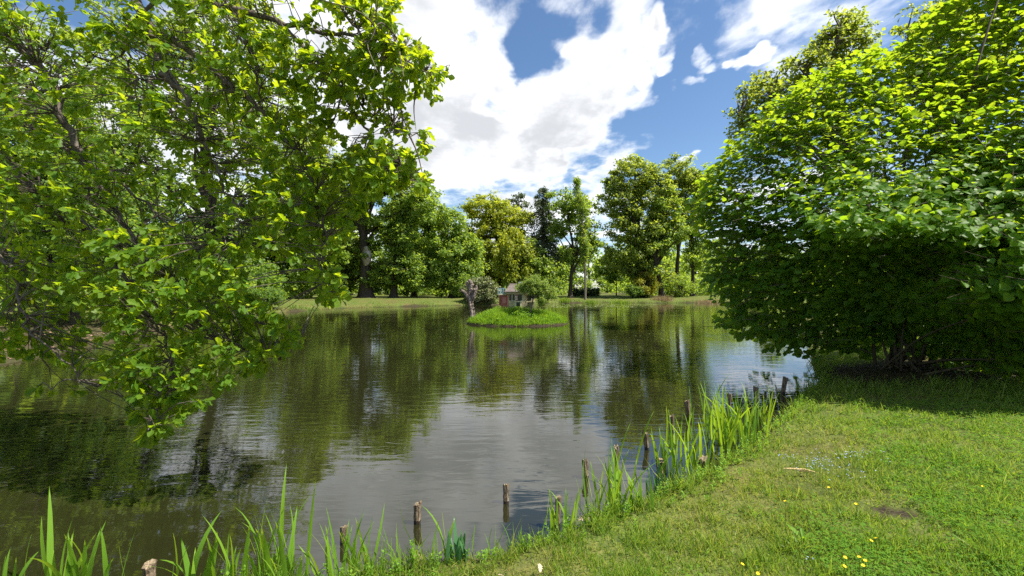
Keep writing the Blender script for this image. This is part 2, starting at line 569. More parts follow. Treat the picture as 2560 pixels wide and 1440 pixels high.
xs = spaced((-900, -120, 60), (-120, -32, 5.5), (-32, -6, 0.5), (-6, 8, 0.085), (8, 36, 0.45), (36, 120, 5.5), (120, 901, 60))
ys = spaced((-200, -4, 14), (-4, 1.5, 0.3), (1.5, 9.5, 0.085), (9.5, 27, 0.4), (27, 63, 0.38), (63, 130, 4), (130, 1401, 90))
GXm, GYm = np.meshgrid(xs, ys)
GZm = ground_z(GXm, GYm)
nx, ny = len(xs), len(ys)
sd = shore_dist(GXm, GYm).reshape(GXm.shape)
ii, jj = np.meshgrid(np.arange(nx - 1), np.arange(ny - 1))
a = (jj * nx + ii).ravel()
quads = np.concatenate([np.stack([a, a + 1, a + nx + 1], -1), np.stack([a, a + nx + 1, a + nx], -1)])
g = Geo()
bare = G(2232, 1258, 0.36)
bush_foot = np.hypot((GXm - 8.4) / 1.9, (GYm - 9.0) / 1.5)
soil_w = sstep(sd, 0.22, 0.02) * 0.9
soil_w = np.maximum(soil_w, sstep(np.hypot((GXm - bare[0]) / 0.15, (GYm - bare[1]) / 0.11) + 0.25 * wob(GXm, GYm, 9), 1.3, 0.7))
soil_w = np.maximum(soil_w, sstep(bush_foot, 1.25, 0.8) * 0.85)  # bare soil around the foot of the bush
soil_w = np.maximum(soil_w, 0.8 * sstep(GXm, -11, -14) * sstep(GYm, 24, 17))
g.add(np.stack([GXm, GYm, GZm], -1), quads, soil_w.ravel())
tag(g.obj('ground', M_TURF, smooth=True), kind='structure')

g = Geo()
g.add([(-45, 0.8, 0), (45, 0.8, 0), (45, 68, 0), (-45, 68, 0)], [(0, 1, 2), (0, 2, 3)])
tag(g.obj('pond_water', M_WATER), kind='structure')

ISL = np.array([0.30, 25.0])
IRX, IRY = 2.85, 2.25


def island_z(x, y):
    r = np.hypot((x - ISL[0]) / IRX, (y - ISL[1]) / IRY) + 0.02 * wob(x, y, 1.5)
    return np.where(r < 1, 0.10 * sstep(r, 1.0, 0.96) + 0.46 * sstep(r, 1.0, 0.35), -0.5 * sstep(r, 1.0, 1.12)) + 0.02 * wob(x, y, 2) * (r < 0.95)


n_r, n_a = 26, 64
rr_ = np.concatenate([np.linspace(0, 0.9, 14), np.linspace(0.92, 1.13, 12)])
th = np.linspace(0, 2 * math.pi, n_a, endpoint=False)
RR, TT = np.meshgrid(rr_, th, indexing='ij')
IX, IY = ISL[0] + RR * IRX * np.cos(TT), ISL[1] + RR * IRY * np.sin(TT)
IZ = island_z(IX, IY)
g = Geo()
i_, j_ = np.meshgrid(np.arange(n_r - 1), np.arange(n_a), indexing='ij')
a = (i_ * n_a + j_).ravel()
b_ = (i_ * n_a + (j_ + 1) % n_a).ravel()
g.add(np.stack([IX, IY, IZ], -1), np.concatenate([np.stack([a, a + n_a, b_ + n_a], -1), np.stack([a, b_ + n_a, b_], -1)]),
      sstep(RR, 0.93, 0.97).ravel())
tag(g.obj('island', M_TURF, smooth=True), kind='structure')

g = Geo()
p0 = np.array([4.0, 96.0])
pts = np.array([(-40, 90), (-10, 92), (8, 98), (20, 104), (32, 101), (60, 92)], float)
pc = crom(pts, 8)
tn = np.gradient(pc, axis=0)
tn /= np.linalg.norm(tn, axis=1, keepdims=True)
nn = np.stack([-tn[:, 1], tn[:, 0]], 1)
L_, R_ = pc + nn * 2.2, pc - nn * 2.2
V = np.vstack([np.c_[L_, ground_z(L_[:, 0], L_[:, 1]) + 0.05], np.c_[R_, ground_z(R_[:, 0], R_[:, 1]) + 0.05]])
k = np.arange(len(pc) - 1)
n_ = len(pc)
g.add(V, np.concatenate([np.stack([k, k + 1, n_ + k + 1], -1), np.stack([k, n_ + k + 1, n_ + k], -1)]))
tag(g.obj('gravel_path', plain_mat('path_gravel', (0.20, 0.18, 0.13), (0.28, 0.25, 0.19), 3)), kind='structure')


# ------------------------------------------------------------------ trees of the far bank
def crown_leaves(g, centers, n_per, rad, size, rs, flat=0.55, out_from=None, tmpl=LEAFC, tone=None, hang=0.0):
    K = len(centers)
    n_per = np.broadcast_to(n_per, (K,))
    idx = np.repeat(np.arange(K), n_per)
    n = len(idx)
    off = rs.normal(0, 1, (n, 3))
    off /= np.linalg.norm(off, axis=1, keepdims=True)
    off *= (rs.random((n, 1)) ** 0.6)
    rad_ = np.broadcast_to(rad, (K,))[idx][:, None]
    off = off * rad_ * np.array([1, 1, flat])
    if hang:
        off[:, 2] -= hang * rs.random(n) ** 2
    pos = centers[idx] + off
    nrm = np.array([0, 0, 0.75]) + rs.normal(0, 0.55, (n, 3)) + off / (rad_ + 1e-6) * 0.45
    if out_from is not None:
        o = pos - out_from
        nrm += 0.5 * o / (np.linalg.norm(o, axis=1, keepdims=True) + 1e-6)
    d = rs.normal(0, 1, (n, 3)) + off / (rad_ + 1e-6)
    d[:, 2] -= 0.25 + hang
    sz = size * rs.uniform(0.6, 1.3, n)
    tn_ = np.clip((rs.random(K) if tone is None else tone)[idx] * 0.8 + rs.random(n) * 0.2, 0, 1)
    scatter(g, tmpl, pos, frames(d, nrm), sz, tn_)


def tree(name, label, category, px, depth, lobes, trunk, r0, leafm, barkm=None, n_cl=120, per=90, leaf=0.26, cl_rad=0.9,
         seed=1, flat=0.55, limbs=7, hang=0.0, group='trees on the far bank', inner=0.35, base_z=None, x=None, extra_trunks=(), dens=1.0):
    """lobes: (px, py, half width px, half height px) of the crown's masses as they stand at this depth;
    trunk: list of (px, py) from the foot up, or None for straight"""
    rs = np.random.default_rng(seed)
    x0 = (px - CX) / F * depth if x is None else x
    z0 = (gz(x0, depth) if base_z is None else base_z) - 0.05
    root = empty(name, (x0, depth, z0), label, category, group)
    loc = np.array([x0, depth, z0])
    gt, gb, gl = Geo(), Geo(), Geo()
    top = np.array(trunk, float)
    tp = [np.array([x0, depth, z0])]
    for (qx, qy) in trunk:
        p = W(qx, qy, depth)
        p[1] += rs.normal(0, 0.15)
        tp.append(p)
    tp = np.array(tp) - loc
    tc_ = crom(tp, 6)
    s = np.linspace(0, 1, len(tc_))
    rad = r0 * (1 - 0.8 * s) * (1 + 0.55 * np.exp(-s * 22))
    tube(gt, tc_, rad, 9, 0.08, rs=rs)
    for ex in extra_trunks:
        q = [loc * 0 + np.array([(ex[0][0] - px) / F * depth, 0.4, 0])] + [W(a_, b2, depth) - loc + np.array([0, 0.4, 0]) for a_, b2 in ex]
        q = crom(np.array(q), 5)
        tube(gt, q, np.linspace(r0 * 0.6, r0 * 0.2, len(q)), 7, 0.08, rs=rs)
    tot = sum(l[2] * l[3] for l in lobes)
    allc = []
    for li, (lx, ly, lw, lh) in enumerate(lobes):
        k = max(8, int(dens * 4.4 * lw * lh * (depth / F) ** 2 / cl_rad ** 2))
        c = W(lx, ly, depth) - loc
        R = np.array([lw, 0.85 * lw, lh]) / F * depth
        d = rs.normal(0, 1, (k, 3))
        d /= np.linalg.norm(d, axis=1, keepdims=True)
        rr = (inner + (1 - inner) * rs.random((k, 1)) ** 0.55)
        cc = c + d * rr * R * (1 + 0.12 * rs.normal(0, 1, (k, 1)))
        cc[:, 1] += rs.normal(0, 0.3, k)
        tone = np.clip(0.45 + 0.25 * rs.normal(0, 1, k) + 0.15 * d[:, 2], 0, 1)
        crown_leaves(gl, cc, np.maximum(8, (per * LEAFN * rs.uniform(0.5, 1.4, k)).astype(int)), cl_rad * rs.uniform(0.65, 1.3, k), leaf * 1.42, rs,
                     flat, c - np.array([0, 0, R[2] * 0.4]), LEAFC, tone, hang)
        allc.append(cc)
    allc = np.vstack(allc)
    # limbs, then twigs out to the leaf clumps
    pick = rs.choice(len(allc), min(limbs, len(allc)), replace=False)
    nodes = [tc_[int(len(tc_) * 0.35):]]
    for q in pick:
        c = allc[q]
        want = c[2] * rs.uniform(0.4, 0.7)
        i0 = int(np.argmin(np.abs(tc_[:, 2] - want)))
        i0 = max(i0, int(len(tc_) * 0.25))
        a0 = tc_[i0]
        mid = 0.5 * (a0 + c) + np.array([0, 0, 0.12 * np.linalg.norm(c - a0)]) + rs.normal(0, 0.25, 3)
        L = crom(np.array([a0, mid, c]), 6)
        tube(gt, L, np.linspace(max(rad[i0] * 0.55, 0.05), 0.03, len(L)), 6, 0.1, rs=rs)
        nodes.append(L)
    nd = np.vstack(nodes)
    for c in allc:
        dd = np.linalg.norm(nd - c, axis=1) + 1.5 * np.maximum(0, nd[:, 2] - c[2])
        a0 = nd[int(np.argmin(dd))]
        mid = 0.5 * (a0 + c) + rs.normal(0, 0.12, 3) + np.array([0, 0, 0.1])
        tube(gb, np.array([a0, mid, c]), [0.05, 0.035, 0.012], 3, 0, cap=False)
    gt.obj('trunk', barkm or M_BARK, root, True)
    gb.obj('branches', barkm or M_BARK, root, True)['kind'] = 'stuff'
    gl.obj('crown', leafm, root)
    return root


LEAFN = 0.78
# left of the pond, behind the overhanging oak
tree('old_oak_tree', 'huge old oak with thick forked trunk behind the overhanging leaves at left', 'tree', 515, 40,
     [(400, 190, 170, 150), (560, 130, 150, 140), (250, 320, 130, 130), (660, 300, 110, 120), (480, 380, 200, 90)],
     [(512, 620), (520, 520), (515, 430), (525, 300), (540, 160)], 0.6, M_FAR, n_cl=150, per=70, leaf=0.21, cl_rad=1.0, seed=21, limbs=12, inner=0.5,
     extra_trunks=[[(512, 590), (470, 560), (445, 545)], [(518, 600), (535, 560), (555, 540)]])
tree('young_maple_tree', 'bushy green maple behind the oak spray, left of the scarred trunk', 'tree', 690, 52,
     [(690, 560, 110, 110), (640, 650, 100, 80), (770, 620, 90, 110), (800, 480, 70, 90)], [(692, 650), (700, 560), (705, 480)], 0.32, M_FAR, n_cl=150, per=95, seed=22, leaf=0.24)
tree('tall_maple_tree', 'tall yellow green maple directly left of the scarred oak trunk', 'tree', 825, 60,
     [(810, 500, 90, 120), (850, 600, 70, 110), (770, 400, 80, 90), (840, 690, 80, 50)], [(825, 620), (820, 500), (812, 420)], 0.4, M_FAR_OLIVE, n_cl=150, per=90, seed=23)
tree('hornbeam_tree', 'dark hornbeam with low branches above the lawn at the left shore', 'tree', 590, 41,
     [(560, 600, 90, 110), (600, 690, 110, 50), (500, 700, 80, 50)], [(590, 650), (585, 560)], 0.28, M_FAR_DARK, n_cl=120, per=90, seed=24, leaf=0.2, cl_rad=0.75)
tree('bank_elm_tree', 'slender elm on the leaf strewn left bank beside the oak limbs', 'tree', 190, 19,
     [(180, 470, 140, 160), (90, 330, 150, 130), (260, 620, 120, 110), (60, 600, 110, 110)], [(186, 700), (200, 560), (180, 400), (160, 280)], 0.16, M_FAR_DARK,
     n_cl=130, per=62, leaf=0.13, cl_rad=0.5, seed=25, limbs=12, inner=0.4)
tree('bank_ash_tree', 'thin ash tree at the far left edge behind the oak leaves', 'tree', 40, 24,
     [(30, 400, 150, 170), (120, 180, 170, 130), (-80, 560, 150, 150)], [(50, 640), (40, 480), (60, 300), (100, 120)], 0.2, M_FAR,
     n_cl=120, per=55, leaf=0.15, cl_rad=0.62, seed=26, limbs=12, inner=0.5)
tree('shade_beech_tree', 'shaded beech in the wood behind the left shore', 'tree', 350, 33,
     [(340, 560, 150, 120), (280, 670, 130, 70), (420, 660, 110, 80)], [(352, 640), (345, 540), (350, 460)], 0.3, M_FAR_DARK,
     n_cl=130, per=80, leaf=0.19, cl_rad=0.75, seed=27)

# the scarred oak
rt = tree('scarred_oak_tree', 'old oak with bare pale scar on its thick dark trunk by the lawn', 'tree', 914, 57,
          [(1000, 470, 80, 75), (930, 430, 80, 60), (1050, 510, 55, 50), (860, 470, 55, 50), (960, 560, 45, 40), (990, 405, 50, 35)],
          [(914, 700), (911, 640), (907, 590), (904, 545), (902, 515), (897, 460)], 0.85, M_FAR, n_cl=150, per=85, leaf=0.25, seed=31, limbs=8,
          extra_trunks=[[(908, 560), (912, 525), (928, 505), (945, 490), (968, 482)]])
g = Geo()
ax = np.array([W(916 + dx, y, 56.45) - np.array(rt.location) for dx, y in ((-3, 664), (0, 655), (2, 645), (2, 634), (0, 624), (-2, 616))])
tube(g, crom(ax, 3), np.interp(np.linspace(0, 1, 16), [0, 0.25, 0.6, 1], [0.18, 0.50, 0.55, 0.2]), 9, 0.22)
tag(g.obj('bare_scar', M_SCAR, rt, True), 'pale torn wood where the bark is gone')
tree('low_linden_tree', 'low spreading linden right of the scarred oak', 'tree', 985, 58,
     [(985, 640, 75, 85), (940, 690, 60, 45), (1030, 690, 50, 40), (1010, 590, 50, 60)], [(985, 690), (990, 620), (990, 570)], 0.5, M_FAR, n_cl=150, per=95, seed=32, leaf=0.24)
tree('tall_linden_tree', 'tall linden rising behind the low one, left of the drooping linden', 'tree', 1035, 66,
     [(1030, 580, 80, 90), (1075, 540, 45, 45), (1000, 530, 50, 50), (1060, 660, 50, 60)], [(1035, 680), (1040, 600), (1045, 530)], 0.4, M_FAR, n_cl=140, per=90, seed=33)
tree('drooping_linden_tree', 'broad linden with branches drooping to the lawn left of the pollard stump', 'tree', 1130, 60,
     [(1130, 640, 75, 90), (1160, 670, 55, 60), (1120, 560, 45, 50), (1085, 680, 50, 50), (1175, 620, 30, 60)], [(1130, 690), (1128, 620), (1125, 540)], 0.4, M_FAR,
     n_cl=170, per=95, seed=34, hang=0.5, leaf=0.24)
tree('yellow_beech_tree', 'yellow green beech with rounded top in the middle of the far bank', 'tree', 1255, 68,
     [(1215, 520, 60, 40), (1270, 545, 60, 45), (1240, 600, 80, 70), (1290, 620, 45, 55), (1190, 560, 40, 40), (1225, 670, 70, 50)],
     [(1252, 690), (1250, 620), (1235, 560), (1225, 500)], 0.5, M_FAR_YEL, n_cl=180, per=90, seed=35, limbs=9, flat=0.5)
tree('yellow_weeping_tree', 'smaller weeping tree with yellow domed top before the beech', 'tree', 1290, 62,
     [(1285, 605, 40, 32), (1275, 650, 42, 50), (1310, 650, 35, 45)], [(1288, 690), (1287, 640), (1285, 595)], 0.22, M_FAR_YEL, n_cl=90, per=90, seed=36, hang=1.1, cl_rad=0.7)
tree('wild_cherry_tree', 'fresh green tree behind the small house, right of the yellow trees', 'tree', 1345, 62,
     [(1345, 680, 45, 45), (1330, 640, 30, 40), (1375, 700, 35, 30), (1300, 710, 35, 25)], [(1346, 710), (1345, 670), (1338, 620)], 0.22, M_FAR, n_cl=110, per=90, seed=37, leaf=0.22)
tree('thin_larch_tree', 'sparse larch tip peeking above the yellow beech', 'tree', 1297, 90,
     [(1292, 500, 22, 12), (1300, 515, 30, 10), (1298, 487, 14, 8), (1305, 540, 34, 14)], [(1298, 650), (1298, 560), (1296, 480)], 0.22, M_SPRUCE, n_cl=46, per=34, seed=38, leaf=0.26, cl_rad=0.8, flat=0.3, limbs=8)


def spruce(px, depth, top_py, low_py, half, base_py, seed, label):
    rs = np.random.default_rng(seed)
    x0 = (px - CX) / F * depth
    z0 = gz(x0, depth) - 0.05
    root = empty('spruce_tree', (x0, depth, z0), label, 'tree', 'trees on the far bank')
    zt, zl = W(px, top_py, depth)[2] - z0, W(px, low_py, depth)[2] - z0
    gt, gb, gl = Geo(), Geo(), Geo()
    tube(gt, np.array([(0, 0, 0), (0.1, 0, zl), (0.05, 0, zt * 0.8), (0, 0, zt)]), [0.35, 0.26, 0.1, 0.02], 8, 0.06)
    for k in range(165):
        f = rs.random() ** 0.8
        z = zl + (zt - zl) * (1 - f)
        L = (half / F * depth) * (0.16 + 0.84 * f ** 0.75) * rs.uniform(0.55, 1.15)
        a_ = rs.uniform(0, 2 * math.pi)
        d = np.array([math.cos(a_), math.sin(a_), 0])
        q = np.array([np.array([0, 0, z + 0.1]), d * L * 0.5 + np.array([0, 0, z - 0.05 * L]), d * L + np.array([0, 0, z - 0.34 * L])])
        tube(gb, q, [0.05, 0.03, 0.01], 3, 0, cap=False)
        tt = rs.random(70) ** 0.7
        pos = (1 - tt)[:, None] ** 2 * q[0] + 2 * ((1 - tt) * tt)[:, None] * q[1] + (tt ** 2)[:, None] * q[2] + rs.normal(0, 0.13, (70, 3))
        pos[:, 2] -= 0.35 * rs.random(70) ** 2
        dr = d + rs.normal(0, 0.5, (70, 3)) - np.array([0, 0, 0.7])
        scatter(gl, DIAMOND, pos, frames(dr, rs.normal(0, 0.5, (70, 3)) + np.array([0, 0, 0.6])), rs.uniform(0.16, 0.36, 70), rs.random() * 0.9)
    gt.obj('trunk', M_BARK, root, True)
    gb.obj('branches', M_BARK, root, True)['kind'] = 'stuff'
    gl.obj('crown', M_SPRUCE, root)


spruce(1357, 66, 466, 650, 60, 735, 41, 'dark grey green spruce with drooping boughs left of the thin poplar')
tree('open_maple_tree', 'tall open crowned maple with bare trunk left of the thin poplar', 'tree', 1425, 64,
     [(1410, 510, 40, 34), (1450, 530, 35, 45), (1400, 570, 40, 30), (1470, 600, 36, 40), (1430, 640, 40, 30)], [(1428, 690), (1432, 620), (1424, 570), (1418, 520)], 0.3, M_FAR,
     M_BARK, n_cl=95, per=85, seed=42, limbs=9)
# thin poplar with a pale leaning trunk
rs = np.random.default_rng(43)
x0, dpt = (1463 - CX) / F * 61, 61.0
z0 = gz(x0, dpt) - 0.05
root = empty('poplar_tree', (x0, dpt, z0), 'thin leaning columnar poplar with pale bare trunk on the lawn', 'tree', 'trees on the far bank')
loc = np.array([x0, dpt, z0])
tp = np.array([loc] + [W(a_, b2, dpt) for a_, b2 in ((1463, 690), (1461, 620), (1457, 560), (1450, 500), (1441, 448))]) - loc
tc_ = crom(tp, 8)
gt, gb, gl = Geo(), Geo(), Geo()
tube(gt, tc_, np.linspace(0.19, 0.02, len(tc_)), 8, 0.05)
cc = []
for k in range(120):
    f = rs.uniform(0.42, 1.0) if k < 95 else rs.uniform(0.25, 0.45)
    c = tc_[int(f * (len(tc_) - 1))]
    wd = np.interp(f, [0.25, 0.45, 0.62, 0.85, 1.0], [0.25, 0.6, 0.85, 0.75, 0.12])
    a_ = rs.uniform(0, 6.28)
    q = c + np.array([math.cos(a_) * wd, math.sin(a_) * wd, 0.3]) * rs.random() ** 0.5
    cc.append(q)
    tube(gb, np.array([c - np.array([0, 0, 0.7]), q]), [0.03, 0.01], 3, 0, cap=False)
crown_leaves(gl, np.array(cc), 42, 0.42, 0.2, rs, 1.2)
gt.obj('trunk', M_PALEBARK, root, True)
gb.obj('branches', M_PALEBARK, root, True)['kind'] = 'stuff'
gl.obj('crown', M_FAR, root)

tree('great_maple_tree', 'great broad maple, the largest crown right of the thin poplar', 'tree', 1600, 66,
     [(1590, 430, 65, 40), (1560, 500, 60, 55), (1640, 480, 55, 60), (1600, 560, 85, 60), (1540, 460, 30, 30), (1650, 580, 50, 50), (1570, 640, 70, 50), (1620, 680, 60, 40)],
     [(1600, 680), (1598, 600), (1592, 520), (1588, 440)], 0.62, M_FAR_OLIVE, n_cl=230, per=92, seed=51, limbs=14, leaf=0.25,
     extra_trunks=[[(1622, 680), (1628, 600), (1640, 500)]])
tree('leaning_ash_tree', 'ash with dark leaning trunk right of the yellow flowering shrub', 'tree', 1656, 65,
     [(1665, 520, 45, 45), (1650, 600, 40, 40), (1690, 580, 35, 40)], [(1646, 690), (1638, 640), (1650, 560), (1660, 500)], 0.38, M_FAR, n_cl=80, per=80, seed=52, limbs=8)
tree('tall_ash_tree', 'tall ash with airy crown partly hidden by the hazel bush', 'tree', 1692, 68,
     [(1700, 430, 48, 40), (1735, 470, 40, 40), (1680, 490, 40, 45), (1720, 550, 40, 40)], [(1692, 680), (1696, 600), (1694, 520), (1700, 430)], 0.36, M_FAR_OLIVE, n_cl=110, per=75, seed=53, limbs=10)
tree('straight_ash_tree', 'straight dark trunked tree beside the hazel bush edge', 'tree', 1731, 70,
     [(1740, 560, 40, 50), (1755, 470, 40, 50), (1740, 640, 45, 40)], [(1731, 680), (1730, 600), (1735, 500)], 0.33, M_FAR, n_cl=90, per=80, seed=54)
tree('park_sapling_tree', 'thin stemmed young tree on the shaded lawn beyond the hedge', 'tree', 1541, 74,
     [(1540, 650, 32, 30), (1530, 685, 34, 20)], [(1541, 690), (1540, 640)], 0.1, M_FAR_DARK, n_cl=50, per=80, seed=55, cl_rad=0.7)
tree('tall_alder_tree', 'tall airy tree rising above the hazel bush at upper right', 'tree', 2210, 21,
     [(1890, 250, 62, 60), (2090, 110, 85, 75), (1985, 190, 70, 65), (2110, 60, 50, 45), (1860, 320, 50, 40), (2000, 300, 90, 70)],
     [(2200, 650), (2150, 450), (2100, 300), (2085, 160), (2100, 60)], 0.24, M_FAR_OLIVE, M_OAKBARK, n_cl=190, per=52, leaf=0.12, cl_rad=0.42, seed=56, limbs=18, inner=0.3,
     group='trees on the right bank')
tree('right_alder_tree', 'second airy tree mostly hidden behind the hazel at the top right', 'tree', 2380, 17,
     [(2340, 70, 90, 60), (2450, 30, 90, 70), (2400, 200, 120, 90)], [(2380, 500), (2385, 350), (2370, 180), (2350, 60)], 0.2, M_FAR_OLIVE, M_OAKBARK,
     n_cl=110, per=52, leaf=0.11, cl_rad=0.4, seed=57, limbs=12, group='trees on the right bank')


# shrubs of the far bank
def shrub(name, label, px, py_c, depth, hw, hh, mat, seed, n_cl, per, leaf, cl_rad, base_py=None, flat=0.8):
    rs = np.random.default_rng(seed)
    x0 = (px - CX) / F * depth
    z0 = gz(x0, depth) - 0.03
    root = empty(name, (x0, depth, z0), label, 'shrub', 'shrubs on the far bank')
    c = W(px, py_c, depth) - np.array([x0, depth, z0])
    R = np.array([hw, hw * 0.9, hh]) / F * depth
    d = rs.normal(0, 1, (n_cl, 3))
    d /= np.linalg.norm(d, axis=1, keepdims=True)
    cc = c + d * R * (0.55 + 0.45 * rs.random((n_cl, 1)) ** 0.5)
    cc[:, 2] = np.maximum(cc[:, 2], 0.15)
    gl, gb = Geo(), Geo()
    crown_leaves(gl, cc, per, cl_rad, leaf, rs, flat, c)
    for q in cc:
        tube(gb, np.array([(rs.normal(0, 0.15), rs.normal(0, 0.15), 0), q * np.array([0.5, 0.5, 0.6]), q]), [0.04, 0.03, 0.012], 3, 0, cap=False)
    gb.obj('stems', M_BARK, root, True)['kind'] = 'stuff'
    gl.obj('foliage', mat, root)


shrub('rhododendron_bush', 'rounded olive rhododendron at the water behind the pollard stump', 1203, 730, 53, 48, 36, M_RHODO, 61, 120, 70, 0.19, 0.42)
shrub('yellow_azalea_bush', 'yellow flowering shrub below the great maple', 1610, 712, 64, 32, 30, M_YELLOWBUSH, 62, 70, 60, 0.2, 0.5)
shrub('low_green_bush', 'low dark green bush left of the yellow flowering shrub', 1585, 728, 63, 22, 14, M_FAR_DARK, 63, 40, 60, 0.2, 0.45)
shrub('shore_laurel_bush', 'dark green bush under the trees at the left shore lawn', 655, 742, 36, 60, 18, M_FAR_DARK, 64, 60, 70, 0.16, 0.4)
shrub('lilac_bush', 'fresh green bush right of the leaning trunk', 1700, 715, 66, 40, 25, M_FAR, 65, 60, 60, 0.22, 0.55)
shrub('elder_bush', 'green bush at the foot of the drooping linden', 1160, 715, 58, 40, 28, M_FAR, 66, 60, 70, 0.22, 0.55)
# clipped hedge
rs = np.random.default_rng(67)
x0, dpt = (1458 - CX) / F * 68, 68.0
root = empty('clipped_hedge', (x0, dpt, gz(x0, dpt)), 'low dark clipped hedge behind the thin poplar', 'hedge')
cc = np.stack([rs.uniform(-2.2, 2.4, 240), rs.uniform(-0.5, 0.5, 240), rs.uniform(0.1, 1.15, 240)], 1)
gl = Geo()
crown_leaves(gl, cc, 34, 0.3, 0.13, rs, 1.0)
gl.obj('foliage', M_HEDGE, root)
gb = Geo()
for k in range(14):
    tube(gb, np.array([(-2.1 + k * 0.33, 0, -0.05), (-2.1 + k * 0.33, 0.05, 0.9)]), [0.04, 0.02], 4)
gb.obj('stems', M_BARK, root)['kind'] = 'stuff'

# far-off wood that closes the view
rs = np.random.default_rng(71)
gl, gb = Geo(), Geo()
cen = []
for k in range(84):
    ang = math.radians(-62 + 124 * (k + rs.random()) / 84)
    dist = rs.uniform(84, 150) if abs(ang) < 0.72 else rs.uniform(45, 90)
    x_, y_ = math.sin(ang) * dist, math.cos(ang) * dist
    if y_ < 84 and not (x_ < -28 or x_ > 36):
        y_ = rs.uniform(84, 120)
    if 4 < x_ < 24 and y_ < 118:
        y_ += 40
    h_ = rs.uniform(9, 15) * (0.8 if x_ > -20 else 1.15)
    h_ *= max(1.0, y_ / 92.0)
    z_ = 0.65
    tube(gb, np.array([(x_, y_, z_), (x_ + rs.normal(0, 0.4), y_, z_ + h_ * 0.5), (x_, y_, z_ + h_ * 0.95)]), [0.4, 0.26, 0.05], 6)
    for q in range(30):
        f = rs.random()
        a_ = rs.uniform(0, 6.28)
        r_ = min(h_ * 0.30, 4.6) * math.sin(math.pi * min(1, 0.12 + 0.86 * f)) ** 0.7 * rs.random() ** 0.4
        cen.append((x_ + math.cos(a_) * r_, y_ + math.sin(a_) * r_, z_ + h_ * (0.12 + 0.88 * f)))
cen = np.array(cen)
crown_leaves(gl, cen, 44, 1.7, 0.85, rs, 0.7)
und = []
for k in range(700):
    x_, y_ = rs.uniform(-70, 75), rs.uniform(84, 125)
    if 9 < x_ < 20 and y_ < 112:
        continue
    und.append((x_, y_, 0.7 + rs.random() * 4.6))
for k in range(160):
    y_ = rs.uniform(14, 60)
    x_ = -18 - rs.random() * 14 - 0.25 * max(0, y_ - 25)
    und.append((x_, y_, 0.6 + rs.random() * 2.2))
for k in range(330):
    x_, y_ = rs.uniform(-34, 42), rs.uniform(74, 84)
    if 10.5 < x_ < 19.5:
        continue
    und.append((x_, y_, 0.8 + rs.random() ** 1.3 * 6.5))
crown_leaves(gl, np.array(und), 38, 1.45, 0.55, rs, 0.7)
wd = tag(gb.obj('woodland_trunks', M_BARK, None, True), 'dark trunks of the distant wood behind the park trees', 'woodland', kind='stuff')
tag(gl.obj('woodland_foliage', M_FAR), 'distant green wood closing the view behind the park trees', 'woodland', kind='stuff')

# ------------------------------------------------------------------ grass of the banks
def blades(g, x, y, z, hgt, wid, rs, lean=0.35, tone=0.5):
    n = len(x)
    d = np.stack([rs.normal(0, lean, n), rs.normal(0, lean, n), np.ones(n)], 1)
    nrm = np.stack([rs.normal(0, 1, n), rs.normal(0, 1, n) - 0.4, 0.3 * np.ones(n)], 1)
    M = frames(d, nrm)
    hgt = np.broadcast_to(hgt, (n,))
    wid = np.broadcast_to(wid, (n,))
    tv, tf = BLADE
    Vt = np.stack([tv[None, :, 0] * (wid / hgt)[:, None], np.broadcast_to(tv[None, :, 1], (n, 5)), np.broadcast_to(tv[None, :, 2], (n, 5))], -1)
    V = np.einsum('nij,nkj->nki', M, Vt) * hgt[:, None, None] + np.stack([x, y, z], 1)[:, None]
    Fc = tf[None] + (np.arange(n) * 5)[:, None, None]
    g.add(V.reshape(-1, 3), Fc.reshape(-1, 3), np.repeat(np.broadcast_to(tone, (n,)), 5))


rs = np.random.default_rng(81)
N = 425000
yy = 1.7 * (13.5 / 1.7) ** rs.random(N)
xx = np.where(rs.random(N) < 0.72, rs.uniform(-1.25, 1.3, N), rs.uniform(1.3, 3.4, N)) * yy
s_ = shore_dist(xx, yy)
ok = (s_ > 0.015) & (xx > -2.2)
xx, yy, s_ = xx[ok], yy[ok], s_[ok]
pn = np.array([mnoise.noise(Vector((a_ * 1.1, b2 * 1.1, 0.3))) for a_, b2 in zip(xx, yy)])
pn2 = np.array([mnoise.noise(Vector((a_ * 5.0, b2 * 5.0, 4.3))) for a_, b2 in zip(xx, yy)])
bare_d = np.hypot((xx - bare[0]) / 0.15, (yy - bare[1]) / 0.11)
bush_d = np.hypot((xx - 8.4) / 1.9, (yy - 9.0) / 1.5)
keep = (rs.random(len(xx)) < 0.62 + 0.5 * pn2 + 0.25 * pn) & (bare_d > rs.uniform(0.7, 1.5, len(xx))) & (bush_d > rs.uniform(0.8, 1.3, len(xx)))
xx, yy, s_, pn, pn2 = (q[keep] for q in (xx, yy, s_, pn, pn2))
lush = sstep(xx / yy, 0.72, 1.0)
ht = (0.035 + 0.085 * np.clip(pn2 + 0.35, 0, 1) ** 1.3) * rs.uniform(0.5, 1.5, len(xx)) * (1 + 0.9 * sstep(s_, 0.3, 0.05)) * (1 + 1.2 * sstep(yy, 6.0, 8.0))
tall = rs.random(len(xx)) < 0.02
ht = np.where(tall, ht * 2.2, ht)
tone = np.clip(0.46 - 0.75 * pn - 0.35 * pn2 + 0.24 * rs.normal(0, 1, len(xx)) - 0.45 * lush - 0.3 * sstep(s_, 0.5, 0.1) - 0.3 * sstep(yy, 5.5, 7), 0, 1)
g = Geo()
blades(g, xx, yy, ground_z(xx, yy) - 0.004, ht, rs.uniform(0.0035, 0.007, len(xx)) * (0.7 + 0.16 * yy), rs, 0.55, tone)
tag(g.obj('meadow_grass', M_GRASS), 'short patchy meadow grass on the near bank', 'grass', kind='stuff')

